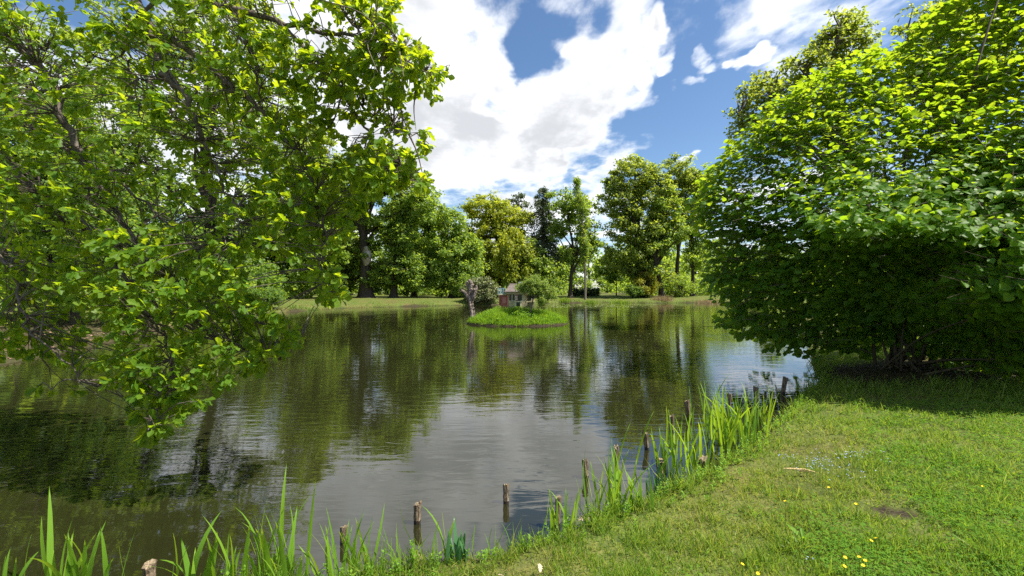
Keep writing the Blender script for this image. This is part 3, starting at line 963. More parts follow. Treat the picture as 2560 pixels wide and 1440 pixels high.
# clover and low weeds at right
N = 60000
yy = 1.9 * (7.0 / 1.9) ** rs.random(N)
xx = rs.uniform(0.1, 1.3, N) * yy
pn = np.array([mnoise.noise(Vector((a_ * 1.6, b2 * 1.6, 7.3))) for a_, b2 in zip(xx, yy)])
dens_ = sstep(xx / yy + 0.5 * pn, 0.78, 1.02) * 0.9 + 0.10 * (pn > 0.15)
ok = (rs.random(N) < dens_) & (shore_dist(xx, yy) > 0.1) & (np.hypot((xx - bare[0]) / 0.17, (yy - bare[1]) / 0.13) > 1.2)
xx, yy = xx[ok], yy[ok]
n = len(xx)
g = Geo()
pos = np.stack([xx, yy, ground_z(xx, yy) + rs.uniform(0.01, 0.07, n)], 1)
dd = rs.normal(0, 1, (n, 3)) * np.array([1, 1, 0.25])
TREFOIL = (np.array([(0, 0, 0)] + [(math.cos(a_) * r_, math.sin(a_) * r_, 0.05) for c_ in (90, 210, 330) for a_, r_ in
           ((math.radians(c_ - 35), 0.75), (math.radians(c_), 1.0), (math.radians(c_ + 35), 0.75))], float),
           np.array([(0, 1, 2), (0, 2, 3), (0, 4, 5), (0, 5, 6), (0, 7, 8), (0, 8, 9)]))
scatter(g, TREFOIL, pos, frames(dd, np.array([0, 0, 1.0]) + rs.normal(0, 0.3, (n, 3))), rs.uniform(0.007, 0.015, n) * (0.8 + 0.08 * yy), rs.random(n))
tag(g.obj('clover_patch', M_CLOVER), 'lush green clover spreading along the right of the meadow', 'clover', kind='stuff')

# broad-leaved weeds along the near edge
pts = []
for (ax_, ay_), (bx_, by_) in zip(NEAR_SHORE[:-1], NEAR_SHORE[1:]):
    k = int(26 * math.hypot(bx_ - ax_, by_ - ay_))
    for q in range(k):
        f = rs.random()
        pts.append((ax_ + (bx_ - ax_) * f + rs.normal(0.06, 0.10), ay_ + (by_ - ay_) * f - abs(rs.normal(0.05, 0.13))))
pts = np.array(pts)
sdw = shore_dist(pts[:, 0], pts[:, 1])
pts = pts[(sdw > 0.0) & (pts[:, 0] > -2)]
g = Geo()
for (x_, y_) in pts:
    z_ = gz(x_, y_)
    hh = rs.uniform(0.05, 0.17)
    k = int(6 + hh * 60)
    tt = np.linspace(0.25, 1, k)
    lean = rs.normal(0, 0.2, 2)
    pos = np.stack([x_ + lean[0] * hh * tt, y_ + lean[1] * hh * tt, z_ + hh * tt], 1)
    aa = np.arange(k) * 2.4 + rs.random() * 6
    dr = np.stack([np.cos(aa), np.sin(aa), 0.35 + 0.4 * tt], 1)
    scatter(g, DIAMOND, pos, frames(dr, np.tile([0, 0, 1.0], (k, 1)) + rs.normal(0, 0.2, (k, 3))), rs.uniform(0.02, 0.045, k) * (1.15 - 0.4 * tt), 0.35 + 0.5 * rs.random())
    tube(g, np.array([(x_, y_, z_ - 0.01), pos[-1]]), [0.002, 0.001], 3, cap=False, attr=0.4)
tag(g.obj('shore_weeds', M_IRIS), 'small broad leaved weeds along the near water edge', 'weeds', kind='stuff')

# fringe of the far shore
def along(P, step):
    P = np.array(P)
    o = []
    for a_, b2 in zip(P[:-1], P[1:]):
        L = np.linalg.norm(b2 - a_)
        k = max(1, int(L / step))
        o.append(a_ + (b2 - a_) * (np.arange(k) / k)[:, None])
    return np.vstack(o)


SS = SHORE_S
far_pts = along(SS, 0.012)
far_pts = far_pts[(far_pts[:, 1] > 24)]
far_pts = far_pts + rs.normal(0, 0.28, far_pts.shape)
sdw = shore_dist(far_pts[:, 0], far_pts[:, 1])
cl = np.array([mnoise.noise(Vector((a_ * 0.5, b2 * 0.5, 1.3))) for a_, b2 in far_pts])
ok = (sdw > -0.06) & (rs.random(len(sdw)) < 0.55 + 0.8 * cl)
far_pts, cl = far_pts[ok], cl[ok]
g = Geo()
n = len(far_pts)
blades(g, far_pts[:, 0], far_pts[:, 1], np.maximum(ground_z(far_pts[:, 0], far_pts[:, 1]), 0) - 0.02, rs.uniform(0.10, 0.28, n) * (1 + 1.2 * np.clip(cl, 0, 1)), rs.uniform(0.02, 0.04, n), rs, 0.4,
       np.clip(0.45 - cl + rs.normal(0, 0.1, n), 0, 1))
# turf of the far lawn near the water
N = 52000
xx = rs.uniform(-26, 34, N)
yy = rs.uniform(24, 70, N)
sdw = shore_dist(xx, yy)
ok = (sdw > 0.1) & (sdw < 7)
xx, yy = xx[ok], yy[ok]
n = len(xx)
blades(g, xx, yy, ground_z(xx, yy) - 0.02, rs.uniform(0.04, 0.12, n), rs.uniform(0.03, 0.06, n), rs, 0.7, rs.uniform(0.4, 1.0, n))
tag(g.obj('far_bank_grass', M_FARGRASS), 'grass fringe along the far shore and lawn', 'grass', kind='stuff')


def tuft(name, label, px, py, z, hw, hgt, n, mat, seed, category='plant', group=None, wid=0.03):
    rs = np.random.default_rng(seed)
    p = G(px, py, z)
    g = Geo()
    x_ = p[0] + np.clip(rs.normal(0, hw * 0.8, n), -1.5 * hw, 1.5 * hw)
    y_ = p[1] + rs.normal(0, hw * 0.7, n)
    blades(g, x_ - p[0], y_ - p[1], np.zeros(n) - 0.05, hgt * rs.uniform(0.5, 1.2, n), wid, rs, 0.35, rs.random(n))
    o = g.obj(name, mat)
    o.location = (p[0], p[1], max(0, gz(p[0], p[1])))
    o['kind'] = 'stuff'
    return tag(o, label, category, group)


tuft('sedge_tuft', 'dark green sedge tuft at the far shore right of the island tree', 1410, 756, 0.1, 0.45, 0.75, 420, M_FAR_DARK, 91, group='sedge tufts at the far shore')
tuft('sedge_tuft', 'green sedge tuft at the far shore below the thin poplar', 1478, 757, 0.1, 0.6, 0.6, 420, M_FARGRASS, 92, group='sedge tufts at the far shore')
tuft('sedge_tuft', 'dark sedge tuft at the far shore left of the dry grass clump', 1550, 756, 0.1, 0.8, 0.6, 500, M_FAR_DARK, 93, group='sedge tufts at the far shore')
tuft('dry_grass_clump', 'pinkish dry grass clump on the far bank below the yellow shrub', 1655, 753, 0.2, 0.9, 0.8, 620, M_DRYGRASS, 94, group='dry grass clumps')
tuft('dry_grass_clump', 'brown dry grass clump at the far shore beside the hazel edge', 1770, 755, 0.15, 1.1, 0.6, 620, M_DRYGRASS, 95, group='dry grass clumps')

# island plants
N = 26000
r_ = np.sqrt(rs.random(N)) * 0.985
a_ = rs.uniform(0, 2 * math.pi, N)
xx, yy = ISL[0] + r_ * IRX * np.cos(a_), ISL[1] + r_ * IRY * np.sin(a_)
cl = np.array([mnoise.noise(Vector((q * 1.7, p * 1.7, 9.3))) for q, p in zip(xx, yy)])
g = Geo()
hh = (0.19 + 0.30 * np.clip(cl + 0.4, 0, 1)) * rs.uniform(0.5, 1.25, N) * (0.75 + 0.35 * sstep(r_, 1.0, 0.8)) * (1 - 0.62 * sstep(np.hypot((xx - 0.35) / 1.5, (yy - 25.9) / 1.2), 1.15, 0.75))
blades(g, xx, yy, island_z(xx, yy) - 0.02, hh, rs.uniform(0.010, 0.022, N), rs, 0.55, np.clip(0.35 + 0.6 * cl + rs.normal(0, 0.12, N), 0, 1))
cen = []
for k in range(90):
    r0_, aa = math.sqrt(rs.random()) * 0.9, rs.uniform(0, 6.28)
    x_, y_ = ISL[0] + r0_ * IRX * math.cos(aa), ISL[1] + r0_ * IRY * math.sin(aa)
    cen.append((x_, y_, float(island_z(np.array([x_]), np.array([y_]))[0]) + rs.uniform(0.1, 0.26)))
crown_leaves(g, np.array(cen), 60, 0.22, 0.07, rs, 0.7)
tag(g.obj('island_herbs', M_IRIS), 'thick bright green grass and herbs covering the little island', 'grass', kind='stuff')

# ------------------------------------------------------------------ the little house on the island
M_CREAM = plain_mat('cream_render', (0.40, 0.34, 0.22), (0.52, 0.46, 0.32), 7)
M_RED = plain_mat('red_paint_wall', (0.32, 0.10, 0.085), (0.42, 0.15, 0.13), 9)
M_RED_LIT = plain_mat('lit_red_paint', (0.48, 0.20, 0.17), (0.56, 0.27, 0.23), 9)  # paler copy of the wall red, with sunlight put into the colour
M_BLUE = plain_mat('pale_blue_paint', (0.34, 0.50, 0.52), (0.46, 0.62, 0.64), 9)
M_GREENP = plain_mat('dark_green_paint', (0.015, 0.07, 0.04), (0.03, 0.10, 0.06), 9)
M_WHITEP = plain_mat('white_paint', (0.62, 0.60, 0.52), (0.75, 0.73, 0.66), 9)
M_ROOF = plain_mat('weathered_shingle', (0.075, 0.06, 0.055), (0.19, 0.16, 0.145), 16)
M_GREY = plain_mat('grey_plinth', (0.22, 0.19, 0.15), (0.33, 0.29, 0.23), 6)
mt, t = new_mat('dark_pane')
out(t, pbsdf(t, (0.012, 0.022, 0.02), 0.12, 0.5))
M_PANE = mt
HD = 26.0
HB = 770
S = HD / F          # metres per photo pixel at the house
hroot = empty('duck_house', W(1292, HB, HD), 'miniature two storey duck house with dark shingle roof on the island', 'house')


def hp(px, py):
    return (px - 1292) * S, (HB - py) * S


def box(g, x0_, x1, y0, y1, z0_, z1, mat=0):
    v = np.array([(x, y, z) for x in (x0_, x1) for y in (y0, y1) for z in (z0_, z1)])
    f = np.array([(0, 1, 3), (0, 3, 2), (4, 6, 7), (4, 7, 5), (0, 4, 5), (0, 5, 1), (2, 3, 7), (2, 7, 6), (0, 2, 6), (0, 6, 4), (1, 5, 7), (1, 7, 3)])
    g.add(v, f, 0, mat)


def hbox(name, px0, px1, py0, py1, y0, y1, mat, parent=hroot):
    g = Geo()
    (a_, zb), (b2, za) = hp(px0, py1), hp(px1, py0)
    box(g, a_, b2, y0, y1, zb, za)
    return g.obj(name, mat, parent)


hbox('plinth', 1271.5, 1314, 766, 771.5, -0.02, 0.90, M_GREY)
hbox('wall', 1272, 1313, 734.6, 766.2, 0.0, 0.88, M_CREAM)
hbox('side_wall', 1313.05, 1336, 735, 753.4, 0.22, 0.86, M_CREAM)
hbox('under_wall', 1313.05, 1335.5, 754, 771, 0.28, 0.84, M_GREY)
landing = hbox('landing', 1316, 1337, 752.6, 755.4, -0.06, 0.5, M_CREAM)
hbox('corner_post', 1279.3, 1281, 735, 772, -0.035, -0.004, M_CREAM)
hbox('porch_column', 1331.5, 1334.6, 735.5, 752.6, -0.04, 0.03, M_CREAM)
hbox('stilt', 1335.2, 1336.4, 755.4, 783, -0.03, 0.0, M_CREAM)
hbox('stilt', 1272.6, 1274.0, 771.4, 785, 0.02, 0.06, M_CREAM)
hbox('stilt', 1310.6, 1312.0, 771.4, 785, 0.02, 0.06, M_CREAM)
hbox('cornice', 1263.5, 1314.5, 729.5, 734.8, -0.06, 0.94, M_CREAM)
hbox('porch_beam', 1314.55, 1337, 731.5, 735.2, -0.05, 0.9, M_CREAM)
# stairs climbing to the landing
g = Geo()
for k in range(8):
    xa, zb = hp(1305.2 + k * 1.5, 768 - k * 1.9)
    box(g, xa, xa + 2.1 * S, -0.16, -0.006, zb - 2.0 * S - 0.02 * k, zb)
st = g.obj('stair', M_CREAM, hroot)
g = Geo()
(xa, za), (xb, zb) = hp(1304.5, 764), hp(1318, 746)
tube(g, np.array([(xa, -0.165, za), (xb, -0.165, zb)]), 0.012, 5)
g.obj('handrail', M_CREAM, st)
# windows and door
def window(px0, px1, py0, py1, bars, frame_mat=M_GREENP, sill=True, red=False):
    f = Geo()
    (a_, zb), (b2, za) = hp(px0, py1), hp(px1, py0)
    e = 0.016
    for q in ((a_, a_ + e, zb, za), (b2 - e, b2, zb, za), (a_ + e, b2 - e, za - e, za), (a_ + e, b2 - e, zb, zb + e)):
        box(f, q[0], q[1], -0.022, 0.012, q[2], q[3])
    for k in range(bars):
        z = zb + (za - zb) * (k + 1) / (bars + 1)
        box(f, a_ + e, b2 - e, -0.016, 0.01, z - 0.006, z + 0.006)
    fo = f.obj('window', frame_mat, hroot)
    p = Geo()
    box(p, a_ + e, b2 - e, -0.007, -0.003, zb + e, za - e)
    p.obj('pane', M_PANE, fo)
    if sill:
        s2 = Geo()
        box(s2, a_ - 0.02, b2 + 0.02, -0.045, -0.0035, zb - 0.025, zb - 0.001)
        s2.obj('sill', M_WHITEP, fo)
    return fo


window(1273.0, 1278.4, 736.5, 751.2, 1)
window(1281.8, 1285.8, 736.5, 751.2, 1)
w2 = window(1294.6, 1304.6, 736.5, 752.4, 2)
shutter = Geo()
(a_, zb), (b2, za) = hp(1287.4, 751.6), hp(1294.2, 737.6)
box(shutter, a_, b2, -0.03, -0.004, zb, za)
so = shutter.obj('shutter', M_RED, hroot)
for cx_ in (0.27, 0.73):
    for cz_ in (0.18, 0.47, 0.76):
        p = Geo()
        xm, zm = a_ + (b2 - a_) * cx_, zb + (za - zb) * cz_
        box(p, xm - 0.026, xm + 0.026, -0.036, -0.0305, zm - 0.036, zm + 0.036)
        p.obj('shutter_panel', M_WHITEP, so)
door = hbox('door', 1290.6, 1300.4, 756.2, 768.6, -0.02, -0.004, M_PANE)
for q in ((1288.9, 1290.5, 754.2, 768.6), (1300.5, 1302.1, 754.2, 768.6)):
    hbox('door_frame', q[0], q[1], q[2], q[3], -0.03, -0.004, M_WHITEP, door)
hbox('lintel', 1287.6, 1303.6, 752.9, 754.1, -0.06, -0.003, M_WHITEP, door)
(a_, zb), (b2, za) = hp(1318, 752.4), hp(1329, 738)
g = Geo()
box(g, a_, b2, 0.21, 0.219, zb, za)  # dark sheet on the wall stands for the shade inside the porch
g.obj('porch_opening', M_PANE, hroot)
# hipped, slightly sagging shingle roof in overlapping courses
roof = Geo()
(xl, ze), (xr, zr) = hp(1261.5, 728.9), hp(1317, 711)
rows = 6
yc, hy = 0.43, 0.62
rootr = None
prof = [(0.0, 1.0), (0.2, 0.80), (0.4, 0.63), (0.6, 0.47), (0.8, 0.30), (1.0, 0.12)]
ridge_in = 0.30
for k in range(rows - 1):
    (t0, w0), (t1, w1) = prof[k], prof[k + 1]
    rowg = roof
    za_, zb_ = ze + (zr - ze) * t0, ze + (zr - ze) * t1 + 0.012
    e0, e1 = ridge_in * t0 ** 0.8, ridge_in * t1 ** 0.8
    o0 = 0.018
    lo = [(xl + e0 - o0, yc - hy * w0 - o0, za_), (xr - e0 + o0, yc - hy * w0 - o0, za_), (xr - e0 + o0, yc + hy * w0 + o0, za_), (xl + e0 - o0, yc + hy * w0 + o0, za_)]
    hi = [(xl + e1, yc - hy * w1, zb_), (xr - e1, yc - hy * w1, zb_), (xr - e1, yc + hy * w1, zb_), (xl + e1, yc + hy * w1, zb_)]
    lo2 = [(p[0], p[1], p[2] - 0.018) for p in lo]
    V = np.array(lo + hi + lo2)
    fs = []
    for q in range(4):
        q2 = (q + 1) % 4
        fs += [(q, q2, 4 + q2), (q, 4 + q2, 4 + q), (8 + q, 8 + q2, q2), (8 + q, q2, q)]
    fs += [(8, 10, 9), (8, 11, 10), (4, 5, 6), (4, 6, 7)]
    roof.add(V, np.array(fs))
ro = roof.obj('roof', M_ROOF, hroot)
g = Geo()
tube(g, np.array([(xl + ridge_in - 0.02, yc, zr + 0.03), ((xl + xr) / 2, yc, zr + 0.015), (xr - ridge_in + 0.02, yc, zr + 0.03)]), 0.035, 6)
g.obj('ridge_cap', M_ROOF, ro, True)
g = Geo()
(xa, za), (xb, zb) = hp(1297, 716), hp(1306, 706)
box(g, xa, xb, 0.35, 0.56, za, zb)
box(g, xa - 0.02, xb + 0.02, 0.33, 0.58, zb + 0.001, zb + 0.03)
g.obj('chimney', M_WHITEP, ro)
# red terrace block with pale blue railing
tb = hbox('terrace_block', 1247.5, 1271.4, 738.2, 771, 0.30, 0.98, M_RED)
hbox('pilaster', 1267.2, 1271.6, 738.2, 771, 0.24, 0.297, M_RED_LIT, tb)  # sunlit strip, coloured paler than the left pilaster
hbox('pilaster', 1247.3, 1249.6, 738.2, 771, 0.26, 0.297, M_RED, tb)
hbox('recessed_panel', 1256, 1264.5, 743.5, 759, 0.285, 0.297, M_RED_LIT, tb)
hbox('coping', 1246, 1271.9, 735.9, 738.1, 0.22, 1.02, M_CREAM, tb)
rail = hbox('railing', 1244.4, 1264.2, 720.6, 721.9, 0.26, 0.29, M_BLUE)
hbox('bottom_rail', 1244.4, 1264.2, 733.6, 734.6, 0.26, 0.29, M_BLUE, rail)
for k in range(9):
    hbox('baluster', 1245 + k * 2.3, 1245.8 + k * 2.3, 721.95, 733.55, 0.262, 0.288, M_BLUE, rail)
for k in range(4):
    hbox('rail_post', 1244.2 + k * 6.3, 1245.6 + k * 6.3, 719.2, 735.85, 0.245, 0.259, M_BLUE, rail)

# pollarded stump leaning left at the island's end
sb = W(1181, 782, 25.2)
sb[2] = 0.12
root = empty('pollard_stump', sb, 'dead pollarded willow stump with sawn arms leaning left on the island', 'stump')


def stump_part(name, pts, radii, parent=root, sides=10):
    g = Geo()
    P = np.array([W(a_, b2, 25.2) + np.array([0, dy, 0]) - sb for a_, b2, dy in pts])
    Q = crom(P, 5)
    tube(g, Q, 1.0 * np.interp(np.linspace(0, 1, len(Q)), np.linspace(0, 1, len(radii)), radii), sides, 0.2)
    return g.obj(name, M_DEADWOOD, parent, False)


tr = stump_part('trunk', [(1183, 800, 0), (1181, 778, 0), (1178, 765, 0), (1176, 750, 0), (1175, 738, 0), (1174, 726, 0)], [0.19, 0.15, 0.14, 0.16, 0.14, 0.09])
stump_part('arm', [(1174, 752, 0), (1168, 740, -.05), (1161, 730, -.1), (1155, 726, -.1)], [0.10, 0.085, 0.07, 0.055])
stump_part('arm', [(1175, 742, 0), (1173, 728, 0.05), (1171, 716, 0.05), (1167, 708, 0.05)], [0.11, 0.09, 0.08, 0.07])
stump_part('arm', [(1174, 734, 0), (1176, 720, 0), (1177, 708, 0), (1174, 702, 0)], [0.13, 0.12, 0.11, 0.08])
stump_part('arm', [(1178, 755, 0), (1185, 740, -.08), (1189, 726, -.1), (1191, 716, -.08)], [0.10, 0.09, 0.08, 0.07])
stump_part('arm', [(1177, 738, 0), (1182, 728, -.12), (1186, 724, -.16)], [0.08, 0.07, 0.06])
for k, (a_, b2, dy, r_) in enumerate([(1167, 707, .05, .09), (1174, 702, 0, .10), (1178, 706, 0, .08), (1191, 716, -.08, .08), (1155, 726, -.1, .07), (1186, 723, -.16, .065), (1182, 712, 0, .06)]):
    g = Geo()
    c = W(a_, b2, 25.2) + np.array([0, dy, 0]) - sb
    P = c + np.array([(0, 0, -r_), (0.01, 0, -r_ * 0.4), (0, 0.01, r_ * 0.3), (0, 0, r_ * 0.8)])
    tube(g, P, 0.85 * np.array([r_ * 0.7, r_, r_ * 0.95, r_ * 0.5]), 8, 0.34)
    g.obj('knob', M_DEADWOOD, root, False)

# small willow beside the house
rs = np.random.default_rng(101)
wb = W(1326, 786, 24.3)
wb[2] = float(island_z(np.array([wb[0]]), np.array([wb[1]]))[0]) - 0.03
root = empty('small_willow_tree', wb, 'small willow on the island drooping over the right of the duck house', 'tree')
gt, gb, gl = Geo(), Geo(), Geo()
tp = np.array([wb, W(1329, 765, 24.3), W(1332, 748, 24.3), W(1330, 732, 24.3), W(1322, 715, 24.4)]) - wb
tc_ = crom(tp, 5)
tube(gt, tc_, np.linspace(0.05, 0.02, len(tc_)), 7, 0.1)
for pts in ([(1332, 748), (1342, 740), (1352, 730), (1366, 722)], [(1331, 742), (1318, 726), (1305, 716)], [(1331, 738), (1338, 716), (1340, 698)], [(1340, 741), (1356, 742), (1366, 748)]):
    P = crom(np.array([W(a_, b2, 24.3 + rs.normal(0, 0.15)) for a_, b2 in pts]) - wb, 4)
    tube(gt, P, np.linspace(0.028, 0.008, len(P)), 5, 0.05)
cc, hg = [], []
for lx, ly, lw, lh, k in ((1335, 703, 34, 18, 60), (1310, 716, 24, 12, 34), (1362, 722, 30, 18, 50), (1335, 722, 30, 12, 30), (1358, 745, 14, 16, 26), (1384, 736, 14, 9, 12)):
    for q in range(k):
        d = rs.normal(0, 1, 3)
        d /= np.linalg.norm(d)
        cc.append(W(lx + d[0] * lw * rs.random() ** 0.4, ly - d[2] * lh * rs.random() ** 0.4, 24.3 + d[1] * 0.75 * rs.random() ** 0.5) - wb)
cc = np.array(cc)
for c in cc:
    a0 = tc_[rs.integers(len(tc_) // 2, len(tc_))]
    tube(gb, np.array([a0, 0.5 * (a0 + c) + np.array([0, 0, 0.12]), c]), [0.008, 0.006, 0.003], 3, cap=False)
crown_leaves(gl, cc, 46, 0.16, 0.085, rs, 0.8, hang=0.16, tmpl=DIAMOND)
gt.obj('trunk', M_PALEBARK, root, True)
gb.obj('branches', M_TWIG, root)['kind'] = 'stuff'
gl.obj('crown', M_WILLOW, root)

# ------------------------------------------------------------------ near hazel bush at right
def in_poly(px, py, P):
    P = np.array(P, float)
    ins = np.zeros(px.shape, bool)
    Q = np.roll(P, -1, axis=0)
    for (ax_, ay_), (bx_, by_) in zip(P, Q):
        cnd = (ay_ > py) != (by_ > py)
        ins ^= cnd & (px < ax_ + (py - ay_) * (bx_ - ax_) / ((by_ - ay_) or 1e-9))
    return ins


def poly_dist(px, py, P, closed=True):
    P = np.array(P, float)
    Q = np.roll(P, -1, axis=0)
    if not closed:
        P, Q = P[:-1], Q[:-1]
    best = np.full(px.shape, 1e9)
    for (ax_, ay_), (bx_, by_) in zip(P, Q):
        dx, dy = bx_ - ax_, by_ - ay_
        t_ = np.clip(((px - ax_) * dx + (py - ay_) * dy) / (dx * dx + dy * dy), 0, 1)
        best = np.minimum(best, np.hypot(px - ax_ - t_ * dx, py - ay_ - t_ * dy))
    return best


def leaf_objects(root, tmpl, low, pos, M, size, n_parts, mats, name, tone, reach):
    """the leaves that show largest become objects of their own, the rest one part"""
    dist = np.linalg.norm(pos - np.array([0, 0, EYE]), axis=1)
    px = CX + pos[:, 0] / pos[:, 1] * F
    py = CY - (pos[:, 2] - EYE) / pos[:, 1] * F
    vis = (px > 20) & (px < 2540) & (py > 20) & (py < 1420) & reach
    facing = np.abs((M[:, :, 2] * (pos - np.array([0, 0, EYE]))).sum(1)) / dist
    score = np.where(vis, size * (0.3 + facing) / dist, 0)
    order = np.argsort(-score)
    # prefer leaves that nothing nearer covers: one per image cell
    taken, chosen = {}, []
    near_cell = {}
    for i in np.argsort(dist):
        if vis[i]:
            near_cell.setdefault((int(px[i] // 14), int(py[i] // 14)), i)
    front = set(near_cell.values())
    for i in order:
        if score[i] <= 0 or len(chosen) >= n_parts:
            break
        if i in front:
            chosen.append(i)
    chosen = np.array(chosen)
    rest = np.ones(len(pos), bool)
    rest[chosen] = False
    gg = Geo()
    loc = np.array(root.location)
    scatter(gg, low, pos[rest] - loc, M[rest], size[rest], tone[rest])
    o = gg.obj('foliage', mats, root)
    o['kind'] = 'stuff'
    base = Geo()
    base.add(tmpl[0], tmpl[1], 0.5)
    me = base.mesh(name, mats)
    from mathutils import Matrix
    for i in chosen:
        ob = bpy.data.objects.new(name, me)
        mat = Matrix(((*M[i][0], 0), (*M[i][1], 0), (*M[i][2], 0), (0, 0, 0, 1))).to_4x4()
        ob.parent = root
        ob.matrix_local = Matrix.Translation(Vector(pos[i] - loc)) @ mat @ Matrix.Scale(float(size[i]), 4)
        COL.objects.link(ob)


rs = np.random.default_rng(111)
HZ = [(1745, 430), (1722, 500), (1735, 580), (1765, 650), (1752, 720), (1800, 770), (1785, 805), (1850, 842), (1900, 868), (1935, 905), (2000, 922), (2090, 945),
      (2200, 965), (2320, 968), (2440, 960), (2560, 965), (3050, 960), (3050, -420), (2700, -330), (2480, -160), (2400, -60), (2330, 25), (2260, 95), (2190, 118), (2080, 150),
      (1990, 205), (1910, 250), (1860, 310), (1800, 370)]
EDGE = HZ[:12]
N = 18500
px = rs.uniform(1715, 3050, N)
py = rs.uniform(-420, 970, N)
ok = in_poly(px, py, HZ)
px, py = px[ok], py[ok]
e = poly_dist(px, py, HZ[17:] + HZ[:12], False)
front = 10.0 - 4.6 * sstep(e, 0, 760) + 0.0012 * np.clip(300 - py, 0, 800) \
    - 1.0 * np.exp(-((px - 2440) / 260) ** 2 - ((py - 745) / 85) ** 2) - 0.7 * np.exp(-((px - 2150) / 160) ** 2 - ((py - 560) / 70) ** 2)
n = len(px)
deep = rs.random(n)
dpt = front + np.where(deep < 0.72, np.abs(rs.normal(0, 0.5, n)), rs.uniform(0, 3.0, n) + 0.4 * sstep(px, 2000, 1800))
P = np.stack([(px - CX) / F * dpt, dpt, EYE + (CY - py) / F * dpt], 1)
nz = np.array([mnoise.noise(Vector((p[0] * 1.2, p[1] * 1.2, p[2] * 2.0))) for p in P])
lowgap = sstep(py, 620, 760) * sstep(px, 2050, 2250) * 0.0
ok = (nz > -0.36 + 0.22 * rs.random(n) - 0.4 * sstep(px, 2300, 1900)) & (P[:, 2] > 0.40 + 0.1 * rs.random(n))
ok &= rs.random(n) < np.where(py > 935, 0.7, 1.0) * np.where((px > 2660) | (py < -120), 0.4, 1.0)
P, px, py, e = P[ok], px[ok], py[ok], e[ok]
n = len(P)
HBASE = np.array([8.5, 9.3, gz(8.5, 9.3) - 0.03])
hz = empty('hazel_bush', HBASE, 'huge round leaved hazel bush leaning over the water at right', 'bush')
outw = P - (HBASE + np.array([0.3, 0.6, 2.6]))
outw /= np.linalg.norm(outw, axis=1, keepdims=True)
tdir = outw * np.array([1, 1, 0.55]) + rs.normal(0, 0.42, (n, 3)) * np.array([1, 1, 0.7])
tdir /= np.linalg.norm(tdir, axis=1, keepdims=True)
low_ = sstep(P[:, 2], 3.6, 1.6)
gtw = Geo()
LP, LD, LN, LS, LT = [], [], [], [], []
for i in range(n):
    L = rs.uniform(0.28, 0.55)
    p1 = P[i]
    p0 = p1 - tdir[i] * L
    tube(gtw, np.array([p0 - HBASE - tdir[i] * 0.25, p1 - HBASE]), [0.006, 0.002], 3, cap=False)
    k = rs.integers(5, 8)
    f = np.linspace(0.1, 1, k)
    side = np.cross(tdir[i], [0, 0, 1.0])
    side /= np.linalg.norm(side) + 1e-6
    sg = np.where(np.arange(k) % 2 == 0, 1, -1)
    d = tdir[i] * (0.35 + 0.6 * f[:, None]) + side * sg[:, None] * (1.0 - 0.55 * f[:, None]) + rs.normal(0, 0.16, (k, 3))
    d[:, 2] -= 0.30
    LP.append(p0 + (p1 - p0) * f[:, None])
    LD.append(d)
    LN.append(np.array([0, 0, 1.0]) + rs.normal(0, 0.55, (k, 3)) + (0.5 + 0.5 * low_[i]) * outw[i] + np.array([0, -0.15 - 0.6 * low_[i], 0]))
    LS.append(rs.uniform(0.075, 0.165, k))
    LT.append(np.clip(np.full(k, 0.35 + 0.35 * sstep(P[i][2], 2.5, 6.5)) + rs.normal(0, 0.15, k), 0, 1))
LP, LD, LN, LS, LT = (np.concatenate(q) for q in (LP, LD, LN, LS, LT))
leaf_objects(hz, HAZEL, HAZEL_LOW, LP, frames(LD, LN), LS, 300, M_HAZEL, 'leaf', LT, LP[:, 2] > 0.4)
gtw.obj('twigs', M_TWIG, hz)['kind'] = 'stuff'
for k in range(30):
    tgt = P[rs.integers(n)] - HBASE
    b0 = np.array([rs.normal(0, 0.45), rs.normal(0, 0.4), 0])
    mid = b0 + (tgt - b0) * np.array([0.35, 0.35, 0.6]) + rs.normal(0, 0.12, 3)
    g = Geo()
    Q = crom(np.array([b0, mid, tgt * 0.96]), 8)
    tube(g, Q, np.linspace(rs.uniform(0.025, 0.045), 0.007, len(Q)), 6, 0.08)
    g.obj('stem', M_TWIG, hz, True)

